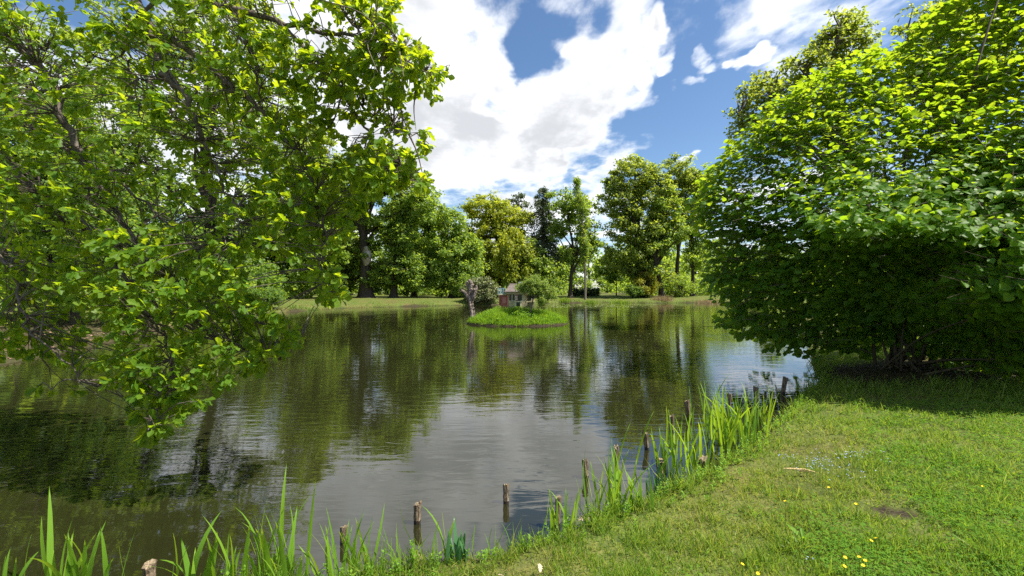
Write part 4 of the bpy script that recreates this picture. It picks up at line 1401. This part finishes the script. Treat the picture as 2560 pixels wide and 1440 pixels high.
# ------------------------------------------------------------------ near oak overhanging from the left
rs = np.random.default_rng(121)
OB = np.array([-8.6, 4.4, gz(-8.6, 4.4) - 0.05])
oak = empty('overhanging_oak_tree', OB, 'near oak reaching over the pond from the left with drooping leafy limbs', 'tree')
limbs = [  # (px, py, depth) along each limb, thickness px at start and end
    ([(-330, -80, 6.6), (-120, -10, 6.3), (0, 72, 6.0), (60, 125, 5.9), (130, 205, 5.8), (148, 285, 5.75), (190, 365, 5.7), (235, 440, 5.6), (280, 505, 5.5), (312, 560, 5.4), (360, 640, 5.3), (430, 700, 5.1), (520, 770, 5.0), (640, 805, 4.9), (750, 845, 4.8)], 30, 5),
    ([(-150, -330, 6.2), (120, -240, 5.8), (300, -70, 5.4), (345, 10, 5.3), (380, 85, 5.25), (398, 150, 5.2), (425, 205, 5.15), (455, 225, 5.1), (490, 310, 5.1), (520, 370, 5.05), (545, 440, 5.0), (590, 520, 4.9), (600, 600, 4.8)], 36, 5),
    ([(400, 85, 5.25), (450, 110, 5.2), (510, 150, 5.1), (560, 200, 5.0), (630, 255, 4.9), (700, 330, 4.8), (760, 400, 4.7), (800, 500, 4.6), (815, 600, 4.5), (810, 690, 4.5), (850, 740, 4.5)], 20, 4),
    ([(300, -270, 5.6), (430, -60, 5.3), (520, 5, 5.2), (585, 22, 5.15), (608, 60, 5.1), (622, 110, 5.05), (640, 180, 5.0), (655, 250, 4.95)], 30, 6),
    ([(585, 22, 5.15), (690, 50, 5.0), (800, 75, 4.8), (900, 95, 4.6), (1000, 140, 4.45), (1075, 185, 4.4)], 18, 3),
    ([(690, 50, 5.0), (790, 150, 4.9), (850, 225, 4.8), (930, 290, 4.7), (1000, 320, 4.6), (1055, 345, 4.55)], 13, 3),
    ([(850, 225, 4.8), (900, 300, 4.75), (960, 370, 4.7), (1010, 420, 4.65), (1050, 455, 4.6)], 9, 3),
    ([(-250, 160, 6.8), (-60, 210, 6.5), (0, 255, 6.4), (90, 320, 6.2), (190, 385, 6.1), (320, 475, 5.9), (420, 560, 5.7), (500, 640, 5.5)], 18, 4),
    ([(-280, 320, 6.2), (-80, 370, 6.0), (0, 405, 5.8), (45, 430, 5.75), (75, 470, 5.7), (160, 510, 5.6), (250, 600, 5.4), (330, 720, 5.1), (400, 830, 4.8), (430, 920, 4.5), (400, 1010, 4.2), (372, 1090, 4.0)], 20, 3),
    ([(-200, 590, 5.2), (-40, 610, 5.0), (20, 665, 4.9), (45, 740, 4.8), (60, 800, 4.7), (110, 860, 4.6), (190, 930, 4.5), (130, 975, 4.4)], 13, 3),
    ([(330, 720, 5.1), (430, 790, 4.9), (540, 850, 4.7), (640, 880, 4.6), (700, 900, 4.5)], 9, 3),
    ([(380, 10, 5.3), (310, 80, 5.35), (308, 130, 5.3), (340, 200, 5.25), (350, 260, 5.2)], 11, 3),
    ([(455, 225, 5.1), (395, 150, 5.15), (372, 215, 5.1), (370, 250, 5.1)], 8, 3),
    ([(810, -60, 4.8), (880, 60, 4.6), (950, 100, 4.5), (1040, 130, 4.4)], 10, 3),
]
allP = []
for k, (pts, w0, w1) in enumerate(limbs):
    P0 = np.array([W(*q) for q in pts])
    if k in (0, 1, 7, 8, 9, 3):
        start = OB + np.array([0.15, 0.05, {0: 4.2, 1: 6.2, 3: 6.6, 7: 3.6, 8: 2.9, 9: 2.0}[k]])
        P0 = np.vstack([start, P0])
        pts = [pts[0]] + pts
    Q = crom(P0, 5)
    Q[6:-1] += rs.normal(0, 0.018, (len(Q) - 7, 3))
    dd = np.interp(np.linspace(0, 1, len(Q)), np.linspace(0, 1, len(pts)), [q[2] for q in pts])
    tt = np.linspace(0, 1, len(Q))
    R = 0.42 * (w0 * (1 - tt) ** 1.1 + w1 * (1 - (1 - tt) ** 1.1)) / F * dd
    g = Geo()
    tube(g, Q - OB, R, 9, 0.10, rs=rs)
    g.obj('limb', M_OAKBARK, oak, True)
    allP.append(Q)
g = Geo()
tube(g, crom(np.array([(0, 0, 0), (0.05, 0, 1.5), (0.1, 0.05, 3.4), (0.12, 0.05, 5.0), (0.2, 0.1, 7.5)]), 6), np.interp(np.linspace(0, 1, 25), [0, 0.06, 0.5, 1], [0.62, 0.42, 0.34, 0.12]), 14, 0.06)
g.obj('trunk', M_OAKBARK, oak, True)
LIMB = np.vstack(allP)

OP = [(-420, -300), (780, -260), (985, -60), (1000, 45), (955, 85), (1045, 100), (1112, 188), (1082, 262), (1035, 225), (1005, 300), (1085, 335), (1060, 385), (1035, 405), (1062, 445), (1092, 480),
      (960, 470), (905, 500), (885, 560), (850, 610), (820, 660), (885, 728), (840, 762), (790, 745), (775, 690), (700, 640), (600, 640), (640, 740), (690, 775), (762, 850), (720, 885), (640, 930), (555, 962), (470, 1035),
      (400, 1105), (360, 1108), (310, 1045), (335, 985), (240, 955), (175, 985), (60, 995), (100, 955), (175, 915), (95, 885), (-60, 900), (-420, 800)]
N = 9300
px = rs.uniform(-420, 1115, N)
py = rs.uniform(-300, 1110, N)
ok = in_poly(px, py, OP)
px, py = px[ok], py[ok]
n = len(px)
front = 4.1 + 0.0006 * np.clip(700 - py, 0, 900) + 0.9 * sstep(px, 450, -250) - 0.35 * sstep(px, 700, 1050) - 0.2 * sstep(py, 850, 1080)
dpt = front + rs.uniform(0, 1, n) ** 1.2 * (2.4 - 1.5 * sstep(px, 500, 950) - 1.2 * sstep(py, 750, 1050) * sstep(px, 0, 200))
P = np.stack([(px - CX) / F * dpt, dpt, EYE + (CY - py) / F * dpt], 1)
nz = np.array([mnoise.noise(Vector((p[0] * 1.0 + 3, p[1] * 1.0, p[2] * 1.5))) for p in P])
# the crown is thin where the sky and the trees beyond show through
thin = 0.34 * np.exp(-((px - 260) / 210) ** 2 - ((py - 110) / 170) ** 2) + 0.22 * np.exp(-((px - 430) / 120) ** 2 - ((py - 360) / 130) ** 2) \
    + 0.20 * np.exp(-((px - 620) / 130) ** 2 - ((py - 560) / 130) ** 2) + 0.2 * np.exp(-((px - 100) / 160) ** 2 - ((py - 780) / 80) ** 2)
dens_ = np.where(px > 560, 0.05, -0.02) + 0.16 * sstep(py, 640, 760) * sstep(px, 150, 300) \
    + 0.5 * np.exp(-((px - 950) / 110) ** 2 - ((py - 370) / 110) ** 2)
ok = (nz + dens_ - thin > -0.13 + 0.2 * rs.normal(0, 0.5, n)) & (rs.random(n) < np.where((py < -30) | (px < -60), 0.35, np.where(px < 520, 0.85, 1.0)))
P, px, py = P[ok], px[ok], py[ok]
n = len(P)
gtw = Geo()
LP, LD, LN, LS, LT = [], [], [], [], []
for i in range(n):
    c = P[i]
    j = int(np.argmin(((LIMB - c) ** 2).sum(1)))
    a0 = LIMB[j]
    v = c - a0
    L = np.linalg.norm(v)
    tw = v / (L + 1e-6) * np.array([1, 1, 0.8]) + rs.normal(0, 0.3, 3) + np.array([0.25, 0, -0.2])
    tw /= np.linalg.norm(tw)
    st_ = a0 if L < 1.0 else c - v / L * min(1.0, L * 0.6)
    mid = 0.5 * (st_ + c) + rs.normal(0, 0.05, 3) + np.array([0, 0, 0.05])
    tube(gtw, crom(np.array([st_, mid, c]), 2) - OB, np.linspace(0.007, 0.0025, 5), 3, cap=False)
    k = rs.integers(6, 12)
    f = np.where(np.arange(k) < 4, 1.0, rs.uniform(0.5, 1.0, k))
    base = c - tw * 0.22 * (1 - f[:, None])
    aa = rs.uniform(0, 6.28, k)
    s1 = np.cross(tw, [0.1, 0.2, 1.0])
    s1 /= np.linalg.norm(s1)
    s2 = np.cross(tw, s1)
    d = tw * rs.uniform(0.3, 1.0, (k, 1)) + (np.cos(aa)[:, None] * s1 + np.sin(aa)[:, None] * s2) * rs.uniform(0.5, 1.0, (k, 1))
    d[:, 2] -= 0.30
    LP.append(base)
    LD.append(d)
    LN.append(np.array([0.15, -0.2, 0.8]) + rs.normal(0, 0.5, (k, 3)))
    LS.append(rs.uniform(0.08, 0.125, k) * (1.0 if rs.random() > 0.15 else 0.7))
    LT.append(np.clip(0.32 + 0.5 * sstep(px[i], 400, 950) * sstep(py[i], 700, 300) + rs.normal(0, 0.13, k), 0, 1))  # paler leaves toward the upper right, sun shining through put into their colour
LP, LD, LN, LS, LT = (np.concatenate(q) for q in (LP, LD, LN, LS, LT))
leaf_objects(oak, OAK, OAK_LOW, LP, frames(LD, LN), LS, 300, M_OAK, 'leaf', LT, LP[:, 2] > 0.1)
# bare side branches and dead twigs between the leaves
for k in range(80):
    li = allP[rs.integers(len(allP))]
    a0 = li[rs.integers(5, len(li))]
    d = rs.normal(0, 1, 3) + np.array([0.5, -0.1, -0.7])
    d /= np.linalg.norm(d)
    L = rs.uniform(0.3, 0.8)
    tip = a0 + d * L
    tq = np.array([CX + tip[0] / tip[1] * F]), np.array([CY - (tip[2] - EYE) / tip[1] * F])
    if not in_poly(tq[0], tq[1], OP)[0] or tip[1] < 3:
        continue
    Q = crom(np.array([a0, a0 + d * L * 0.5 + rs.normal(0, 0.06, 3), a0 + d * L + rs.normal(0, 0.12, 3)]), 4)
    tube(gtw, Q - OB, np.linspace(0.011, 0.003, len(Q)), 4, cap=False)
gtw.obj('twigs', M_OAKBARK, oak)['kind'] = 'stuff'

# ------------------------------------------------------------------ posts in the water
POSTS = [  # px, top py, waterline py, width px, lean, label
    (1043, 1258, 1308, 19, 0.03, 'weathered post with pale slanted top, alone in the water left of centre'),
    (1266, 1212, 1258, 16, 0.0, 'thin pale post alone in open water between the two grass tufts'),
    (1465, 1152, 1195, 14, -0.04, 'grey post in open water just left of the large iris clump'),
    (1617, 1081, 1124, 13, -0.12, 'slim knobbly post in dark water behind the short thick one'),
    (1650, 1151, 1186, 20, 0.02, 'short thick post with dark foot between the two large iris clumps'),
    (1757, 1144, 1196, 20, -0.02, 'brown post at the bank edge half hidden by weeds and irises'),
    (1679, 1039, 1080, 11, 0.0, 'narrow dark post behind the middle iris clump'),
    (1725, 1003, 1052, 13, -0.14, 'pale headed leaning post rising above the middle iris clump'),
    (1821, 985, 1030, 11, 0.03, 'grey post standing inside the tallest iris clump at right'),
    (1891, 967, 1010, 12, -0.03, 'dark upright post second from the hazel bush'),
    (1957, 943, 985, 11, 0.14, 'leaning dark post nearest the hazel bush'),
    (1541, 1115, 1205, 14, -0.02, 'mossy tall post standing inside the large iris clump'),
    (1538, 1250, 1296, 15, 0.0, 'low rotten post at the foot of the large iris clump'),
    (1394, 1243, 1318, 16, 0.03, 'brown post wrapped in yellowish iris blades'),
    (858, 1318, 1360, 17, 0.02, 'brown post by the grass blades, leftmost of the standing posts'),
    (916, 1386, 1420, 14, 0.0, 'dark low post among thin reeds at the lower edge'),
    (1046, 1392, 1436, 30, 0.0, 'broad rotten post stump at the grassy lower edge'),
    (374, 1408, 1452, 26, 0.02, 'broken post stump between the iris blades at lower left'),
]
for k, (px_, t_, b2, wpx, lean, lab) in enumerate(POSTS):
    rs = np.random.default_rng(200 + k)
    p = G(px_, b2)
    gz_ = max(0.0, gz(p[0], p[1]))
    hgt = (b2 - t_) / F * p[1]
    r_ = 0.5 * wpx / F * p[1]
    root = empty('wooden_post', (p[0], p[1], 0), lab, 'post', 'old posts along the near shore')
    zs = np.array([-0.35, -0.03, 0.16 * hgt, 0.17 * hgt + 0.002, 0.34 * hgt, 0.55 * hgt, 0.8 * hgt, 0.97 * hgt, hgt])
    ax_ = np.stack([lean * zs, rs.normal(0, 0.05) * zs, zs], 1)
    prof_ = r_ * np.array([0.8, 0.84, 0.86, 0.86, 0.9, 0.93 + rs.normal(0, .05), 1.0, 1.04, 0.94])
    sides = 14
    crk = 1 + 0.09 * rs.normal(0, 1, sides)
    for nm, sl, mt_ in (('wet_foot', slice(0, 3), M_POSTWET), ('shaft', slice(2, 9), M_POST)):
        A, R = ax_[sl], prof_[sl]
        V = []
        for q in range(len(A)):
            an = np.arange(sides) / sides * 2 * math.pi
            rr = R[q] * crk * (1 + 0.04 * rs.normal(0, 1, sides))
            zt = np.zeros(sides)
            if nm == 'shaft' and q >= len(A) - 2:
                zt = 0.05 * hgt * rs.normal(0, 1, sides) * (q == len(A) - 1) + 0.35 * r_ * np.cos(an + k)
            V.append(np.stack([A[q, 0] + rr * np.cos(an), A[q, 1] + rr * np.sin(an), A[q, 2] + zt], 1))
        V = np.vstack(V)
        m_ = len(A)
        i_, j_ = np.meshgrid(np.arange(m_ - 1), np.arange(sides), indexing='ij')
        a_ = (i_ * sides + j_).ravel()
        b3 = (i_ * sides + (j_ + 1) % sides).ravel()
        g = Geo()
        g.add(V, np.concatenate([np.stack([a_, b3, b3 + sides], -1), np.stack([a_, b3 + sides, a_ + sides], -1)]))
        g.obj(nm, mt_, root)
        if nm == 'shaft':
            ring = V[-sides:]
            cen_ = ring.mean(0) - np.array([0, 0, 0.10 * r_])
            g = Geo()
            j_ = np.arange(sides)
            g.add(np.vstack([ring * 0.995 + 0.005 * cen_, cen_]), np.stack([j_, (j_ + 1) % sides, np.full(sides, sides)], -1))
            g.obj('cut_top', M_POSTTOP, root)


# ------------------------------------------------------------------ iris clumps: every blade its own part
def iris_mesh(seed, mat, bend, w_=0.028):
    rs = np.random.default_rng(seed)
    n_ = 9
    tt = np.linspace(0, 1, n_)
    wdt = w_ * np.interp(tt, [0, 0.12, 0.45, 0.8, 1], [0.55, 0.8, 1.0, 0.62, 0.0])
    ang = bend * tt ** 1.6
    y_ = np.cumsum(np.r_[0, np.sin(ang[1:])]) / (n_ - 1)
    z_ = np.cumsum(np.r_[0, np.cos(ang[1:])]) / (n_ - 1)
    V = []
    for q in range(n_):
        tw = 0.5 * tt[q]
        cx_, sx_ = math.cos(tw), math.sin(tw)
        for s in (-0.5, 0, 0.5):
            V.append((s * wdt[q] * cx_, y_[q] + s * wdt[q] * sx_, z_[q] + 0.0))
            if s == 0:
                V[-1] = (0, y_[q] + 0.12 * wdt[q], z_[q])
    fs = []
    for q in range(n_ - 1):
        for s in (0, 1):
            a_ = q * 3 + s
            fs += [(a_, a_ + 1, a_ + 4), (a_, a_ + 4, a_ + 3)]
    g = Geo()
    g.add(np.array(V), np.array(fs), 0.5)
    return g.mesh('blade', mat, True)


IRIS = [iris_mesh(300 + k, M_IRIS, b2) for k, b2 in enumerate((0.15, 0.35, 0.6, 1.0, 0.25, 0.45))]
IRIS_BENT = iris_mesh(310, M_IRIS, 2.3)
SEDGE = [iris_mesh(320 + k, M_SEDGE, b2, 0.034) for k, b2 in enumerate((0.1, 0.25, 0.4))]
THIN = [iris_mesh(330 + k, M_IRIS, b2, 0.009) for k, b2 in enumerate((0.15, 0.4, 0.8))]


def clump(label, base, n, spread, hmin, hmax, seed, meshes=IRIS, bent=0, lean=0.14, tall=(), wmul=1.0, name='iris_clump'):
    rs = np.random.default_rng(seed)
    b0 = np.array([base[0], base[1], max(-0.05, gz(base[0], base[1]) - 0.03)])
    root = empty(name, b0, label, 'plant', 'irises and sedges at the near shore')
    for k in range(n):
        bt = k < bent
        me = IRIS_BENT if bt else meshes[rs.integers(len(meshes))]
        o = bpy.data.objects.new('blade', me)
        o.parent = root
        hh_ = rs.uniform(hmin, hmax)
        if k < len(tall):
            hh_ = tall[k]
        o.location = (rs.normal(0, spread[0]), rs.normal(0, spread[1]), 0)
        o.rotation_euler = (rs.normal(0, lean), rs.normal(0, lean), rs.uniform(0, 6.28))
        wk = wmul * rs.uniform(0.75, 1.2)
        o.scale = (wk, hh_, hh_)
        COL.objects.link(o)


clump('broad iris blades in the bottom left corner', G(20, 1500), 12, (0.10, 0.06), 0.3, 0.5, 401, wmul=1.2, lean=0.1)
clump('tall upright iris clump, second from the lower left corner', G(215, 1490), 22, (0.13, 0.07), 0.35, 0.6, 402, wmul=1.2, lean=0.1, tall=(0.72, 0.66))
clump('sparse iris blades between the two big lower left clumps', G(490, 1490), 13, (0.12, 0.06), 0.3, 0.6, 403, wmul=1.3)
clump('large bright iris clump at the lower edge left of the brown post', G(660, 1490), 34, (0.17, 0.07), 0.3, 0.62, 404, wmul=1.05, lean=0.13, tall=(0.8, 0.84, 0.7))
clump('thin iris tuft beside the leftmost brown post', G(830, 1470), 10, (0.07, 0.05), 0.3, 0.5, 405, wmul=0.8)
clump('slender iris tuft between the brown post and the pale topped post', G(900, 1445), 13, (0.07, 0.05), 0.32, 0.62, 406, wmul=0.8)
clump('fine reeds in front of the pale topped post', G(985, 1450), 20, (0.16, 0.06), 0.2, 0.42, 407, THIN, name='reed_tuft')
clump('two upright yellow green blades left of the bluish sedge', G(1106, 1440), 4, (0.025, 0.02), 0.3, 0.45, 408, wmul=0.9)
clump('bluish green sedge fan at the grassy lower edge', G(1142, 1438), 13, (0.045, 0.03), 0.18, 0.34, 409, SEDGE, lean=0.2, name='sedge_fan')
clump('fine reeds at the water edge below the lone thin post', G(1265, 1392), 22, (0.14, 0.06), 0.18, 0.38, 410, THIN, name='reed_tuft')
clump('narrow iris tuft around the wrapped brown post', G(1392, 1335), 13, (0.09, 0.05), 0.28, 0.52, 411, wmul=0.85)
clump('large iris clump with arching blade around the mossy post', G(1540, 1288), 46, (0.105, 0.11), 0.36, 0.72, 412, bent=1, wmul=0.95, tall=(0.72, 0.8))
clump('small greyish sedge fan right of the large iris clump', G(1640, 1245), 10, (0.05, 0.04), 0.2, 0.38, 413, SEDGE, name='sedge_fan')
clump('middle iris clump with one bent over blade behind the short thick post', G(1705, 1190), 40, (0.17, 0.14), 0.45, 0.85, 414, bent=1, wmul=0.95, tall=(0.55, 0.95))
clump('tallest dense iris clump at right of the post row', G(1825, 1120), 64, (0.19, 0.16), 0.55, 0.92, 415, wmul=0.95, tall=(1.05,))
clump('small iris clump beside the second post from the hazel', G(1908, 1062), 18, (0.10, 0.10), 0.35, 0.6, 416, wmul=0.85)

# ------------------------------------------------------------------ small things in the meadow
M_YFLOWER = plain_mat('yellow_petals', (0.75, 0.50, 0.01), (0.85, 0.62, 0.02), 30, 0.6)
M_STEM = plain_mat('flower_stem', (0.10, 0.20, 0.03), (0.14, 0.24, 0.04), 30)
petal = Geo()
for k in range(7):
    a_ = k / 7 * 6.2832
    c_, s_1 = math.cos(a_), math.sin(a_)
    T_ = np.array([(0, 0, 0), (0.3, 0.55, 0.25), (0, 1.0, 0.35), (-0.3, 0.55, 0.25)])
    Rm = np.array([(c_, -s_1, 0), (s_1, c_, 0), (0, 0, 1)])
    petal.add(T_ @ Rm.T, DIAMOND[1])
me_f = petal.mesh('flower_head', M_YFLOWER)
sg_ = Geo()
tube(sg_, np.array([(0, 0, 0), (0.05, 0, 0.5), (0, 0, 1.0)]), [0.035, 0.03, 0.03], 4)
me_s = sg_.mesh('stem', M_STEM)
for px_, py_, lab in ((1963, 1253, 'yellow flower in dry grass left of the leafy rosette'), (2072, 1219, 'yellow flower farthest back in the middle of the meadow'),
                      (2140, 1260, 'small yellow flower left of the bare soil patch'), (2457, 1216, 'yellow flower in the clover at right'),
                      (2178, 1352, 'left one of the paired yellow flowers below the bare patch'), (2190, 1346, 'right one of the paired yellow flowers below the bare patch'),
                      (2113, 1394, 'upper left flower of the yellow group at the lower edge'), (2148, 1393, 'small upper middle flower of the yellow group at the lower edge'),
                      (2163, 1402, 'rightmost flower of the yellow group at the lower edge'), (2158, 1414, 'lower right flower of the yellow group at the lower edge'),
                      (2111, 1416, 'lower left flower of the yellow group at the lower edge'), (1856, 1411, 'lone yellow flower low in the left of the meadow'),
                      (1895, 1434, 'yellow flower at the very bottom edge of the picture')):
    p = G(px_, py_, 0.43)
    zg = gz(p[0], p[1])
    root = empty('yellow_flower', (p[0], p[1], zg), lab, 'flower', 'yellow meadow flowers')
    hh_ = max(0.04, 0.43 - zg)
    o = bpy.data.objects.new('stem', me_s)
    o.parent = root
    o.scale = (0.06, 0.06, hh_)
    COL.objects.link(o)
    o = bpy.data.objects.new('flower_head', me_f)
    o.parent = root
    o.location = (0, 0, hh_)
    o.rotation_euler = (rng.normal(0.3, 0.2), rng.normal(0, 0.2), rng.uniform(0, 6))
    o.scale = (0.0115, 0.0115, 0.0115)
    COL.objects.link(o)

# leafy rosette
p = G(2010, 1312, 0.36)
root = empty('leafy_rosette', (p[0], p[1], gz(p[0], p[1])), 'bright green leafy rosette in the short grass', 'plant')
RL = leaf_template([(0.05, 0.1), (0.10, 0.4), (0.13, 0.7), (0.07, 0.92)], [0, 0.4, 0.7, 1.0], 0.3, 0.15)
bg_ = Geo()
bg_.add(RL[0], RL[1], 0.5)
me = bg_.mesh('leaf', M_IRIS)
for k in range(11):
    o = bpy.data.objects.new('leaf', me)
    o.parent = root
    o.rotation_euler = (rng.uniform(0.35, 1.0), 0, k / 11 * 6.28 + rng.normal(0, 0.2))
    sc_ = rng.uniform(0.09, 0.15)
    o.scale = (sc_, sc_, sc_)
    COL.objects.link(o)

# dry reed stalks lying in the grass
M_STRAW = plain_mat('straw', (0.45, 0.33, 0.14), (0.62, 0.48, 0.24), 30)
p = G(1990, 1132, 0.36)
root = empty('dry_reed_scrap', (p[0], p[1], gz(p[0], p[1]) + 0.05), 'straw coloured dry reed scrap lying behind the blue flowers', 'debris')
for k in range(5):
    g = Geo()
    a0 = np.array([-0.09 + 0.02 * k, 0.05 - 0.02 * k, 0.0 + 0.006 * k])
    tube(g, np.array([a0, a0 + np.array([0.06, -0.03, 0.015]), a0 + np.array([0.14, -0.07, 0.0])]), 0.006, 5)
    g.obj('stalk', M_STRAW, root)

# forget-me-nots
M_BLUEF = plain_mat('blue_petals', (0.30, 0.40, 0.72), (0.42, 0.52, 0.80), 30)
rs = np.random.default_rng(431)
g = Geo()
for cx_, cy_, sp, k in ((2050, 1150, 34, 60), (2130, 1133, 22, 50), (1955, 1140, 14, 14), (2170, 1160, 60, 14), (2075, 1165, 40, 16), (2030, 1395, 10, 4), (2120, 1190, 30, 6)):
    q = np.array([G(cx_ + rs.normal(0, sp), cy_ + rs.normal(0, sp * 0.32), 0.42) for _ in range(k)])
    d = rs.normal(0, 1, (k, 3)) * np.array([1, 1, 0.2])
    scatter(g, TREFOIL, q, frames(d, np.array([0, -0.5, 1.0]) + rs.normal(0, 0.3, (k, 3))), rs.uniform(0.0035, 0.006, k), 0.5, 0)
    for pt in q:
        tube(g, np.array([(pt[0], pt[1], gz(pt[0], pt[1])), pt - np.array([0, 0, 0.001])]), 0.0007, 3, cap=False, mat=1)
tag(g.obj('forget_me_nots', [M_BLUEF, M_STEM]), 'pale blue forget me nots scattered in the grass', 'flowers', kind='stuff')

# dead leaves on the grass and bank
M_DEAD = plain_mat('dead_leaf', (0.30, 0.22, 0.15), (0.50, 0.40, 0.30), 30)
bg_ = Geo()
bg_.add(OAK[0], OAK[1], 0.5)
me = bg_.mesh('dead_leaf', M_DEAD)
for px_, py_, sz, lab in ((1350, 1423, 0.05, 'pale dead leaf lying on grass at the lower edge'), (1262, 1425, 0.035, 'small brown dead leaf left of the pale one'),
                          (1443, 1300, 0.09, 'withered brown leaf at the water edge by the wrapped post')):
    z_ = 0.2 if py_ > 1350 else 0.05
    p = G(px_, py_, z_)
    o = bpy.data.objects.new('dead_leaf', me)
    o.location = (p[0], p[1], max(0.01, gz(p[0], p[1])) + 0.045)
    o.rotation_euler = (0.5, 0.4, rng.uniform(0, 6))
    o.scale = (sz * 1.3, sz * 1.3, sz * 1.3)
    COL.objects.link(o)
    tag(o, lab, 'leaf')

# brown leaf litter of the left bank
rs = np.random.default_rng(441)
N = 5200
xx, yy = rs.uniform(-26, -11, N), rs.uniform(9, 26, N)
sdw = shore_dist(xx, yy)
ok = (sdw > 0.05) & (sdw < 5)
xx, yy = xx[ok], yy[ok]
n = len(xx)
g = Geo()
scatter(g, DIAMOND, np.stack([xx, yy, ground_z(xx, yy) + 0.015], 1), frames(rs.normal(0, 1, (n, 3)) * np.array([1, 1, 0.15]), np.array([0, 0, 1.0]) + rs.normal(0, 0.3, (n, 3))), rs.uniform(0.06, 0.13, n))
tag(g.obj('leaf_litter', plain_mat('litter', (0.13, 0.075, 0.05), (0.30, 0.19, 0.13), 12)), 'brown fallen leaves covering the left bank', 'leaves', kind='stuff')

# specks floating on the water
g = Geo()
N = 420
cx_ = np.concatenate([rs.uniform(1380, 1640, 220), rs.uniform(900, 1750, 200)])
cy_ = np.concatenate([rs.uniform(759, 770, 220), rs.uniform(775, 860, 200)])
pos = np.array([G(a_, b2, 0.004) for a_, b2 in zip(cx_, cy_)])
ok = (shore_dist(pos[:, 0], pos[:, 1]) < -0.2) & (np.hypot((pos[:, 0] - ISL[0]) / IRX, (pos[:, 1] - ISL[1]) / IRY) > 1.05)
pos = pos[ok]
n = len(pos)
scatter(g, TREFOIL, pos, frames(rs.normal(0, 1, (n, 3)) * np.array([1, 1, 0]), np.tile([0, 0, 1.0], (n, 1))), np.where(pos[:, 1] > 45, 0.16, 0.028) * rs.uniform(0.5, 1.2, n), rs.random(n))
tag(g.obj('floating_specks', plain_mat('floating_leaf', (0.28, 0.32, 0.12), (0.5, 0.5, 0.3), 5)), 'small leaves and petals floating on the pond', 'leaves', kind='stuff')

# ------------------------------------------------------------------ person far off on the path
M_SKIN = plain_mat('skin', (0.45, 0.28, 0.20), (0.5, 0.32, 0.24), 5)
M_SHIRT = plain_mat('white_shirt', (0.5, 0.5, 0.53), (0.6, 0.6, 0.62), 5)
M_TROUS = plain_mat('dark_trousers', (0.03, 0.04, 0.06), (0.05, 0.06, 0.09), 5)
M_HAIR = plain_mat('dark_hair', (0.03, 0.02, 0.015), (0.05, 0.035, 0.025), 5)
pd = 99.0
pxw = (1496 - CX) / F * pd
pz = gz(pxw, pd) + 0.05
me = bpy.data.meshes.new('person')
jv = [((0, 0, 0.95), .13), ((0, 0, 1.15), .125), ((0, 0, 1.38), .15), ((0, 0, 1.50), .055), ((0, -0.01, 1.60), .095), ((0, -0.01, 1.70), .085),
      ((.19, 0, 1.40), .055), ((.24, 0.02, 1.14), .042), ((.23, -0.10, 0.92), .035), ((-.19, 0, 1.40), .055), ((-.24, 0.04, 1.14), .042), ((-.24, 0.0, 0.90), .035),
      ((.10, 0, 0.90), .09), ((.11, -0.10, 0.50), .06), ((.11, -0.02, 0.09), .042), ((.11, -0.17, 0.04), .035),
      ((-.10, 0, 0.90), .09), ((-.11, 0.08, 0.50), .06), ((-.11, 0.22, 0.10), .042), ((-.11, 0.10, 0.04), .035)]
ed = [(0, 1), (1, 2), (2, 3), (3, 4), (4, 5), (2, 6), (6, 7), (7, 8), (2, 9), (9, 10), (10, 11), (0, 12), (12, 13), (13, 14), (14, 15), (0, 16), (16, 17), (17, 18), (18, 19)]
me.from_pydata([v for v, _ in jv], ed, [])
me.materials.append(M_SKIN)
po = bpy.data.objects.new('person', me)
COL.objects.link(po)
po.location = (pxw, pd, pz)
md = po.modifiers.new('skin', 'SKIN')
for sv, (_, r_) in zip(me.skin_vertices[0].data, jv):
    sv.radius = (r_, r_)
me.skin_vertices[0].data[0].use_root = True
po.modifiers.new('sub', 'SUBSURF').render_levels = 1
tag(po, 'distant person in white top and dark trousers walking on the path', 'person')
g = Geo()
tube(g, np.array([(0, 0, 0.88), (0, 0, 1.05), (0, 0, 1.25), (0, 0, 1.40), (0, 0, 1.47)]), [0.175, 0.165, 0.19, 0.185, 0.08], 10)
for s in (1, -1):
    tube(g, np.array([(.16 * s, 0, 1.42), (.215 * s, 0.01, 1.28), (.245 * s, 0.03, 1.12)]), [0.075, 0.065, 0.058], 8)
g.obj('shirt', M_SHIRT, po, True)
g = Geo()
for s, q in ((1, [(.09, 0, 0.94), (.11, -0.10, 0.50), (.11, -0.02, 0.10)]), (-1, [(-.09, 0, 0.94), (-.11, 0.08, 0.50), (-.11, 0.22, 0.11)])):
    tube(g, np.array(q), [0.11, 0.08, 0.06], 8)
g.obj('trousers', M_TROUS, po, True)
g = Geo()
tube(g, np.array([(0, 0.03, 1.58), (0, 0.02, 1.66), (0, 0, 1.75), (0, 0, 1.79)]), [0.085, 0.108, 0.09, 0.03], 8)
g.obj('hair', M_HAIR, po, True)

tot = sum(len(o.data.polygons) for o in SC.objects if o.type == 'MESH' and o.name not in ())
print('TRIS', tot)
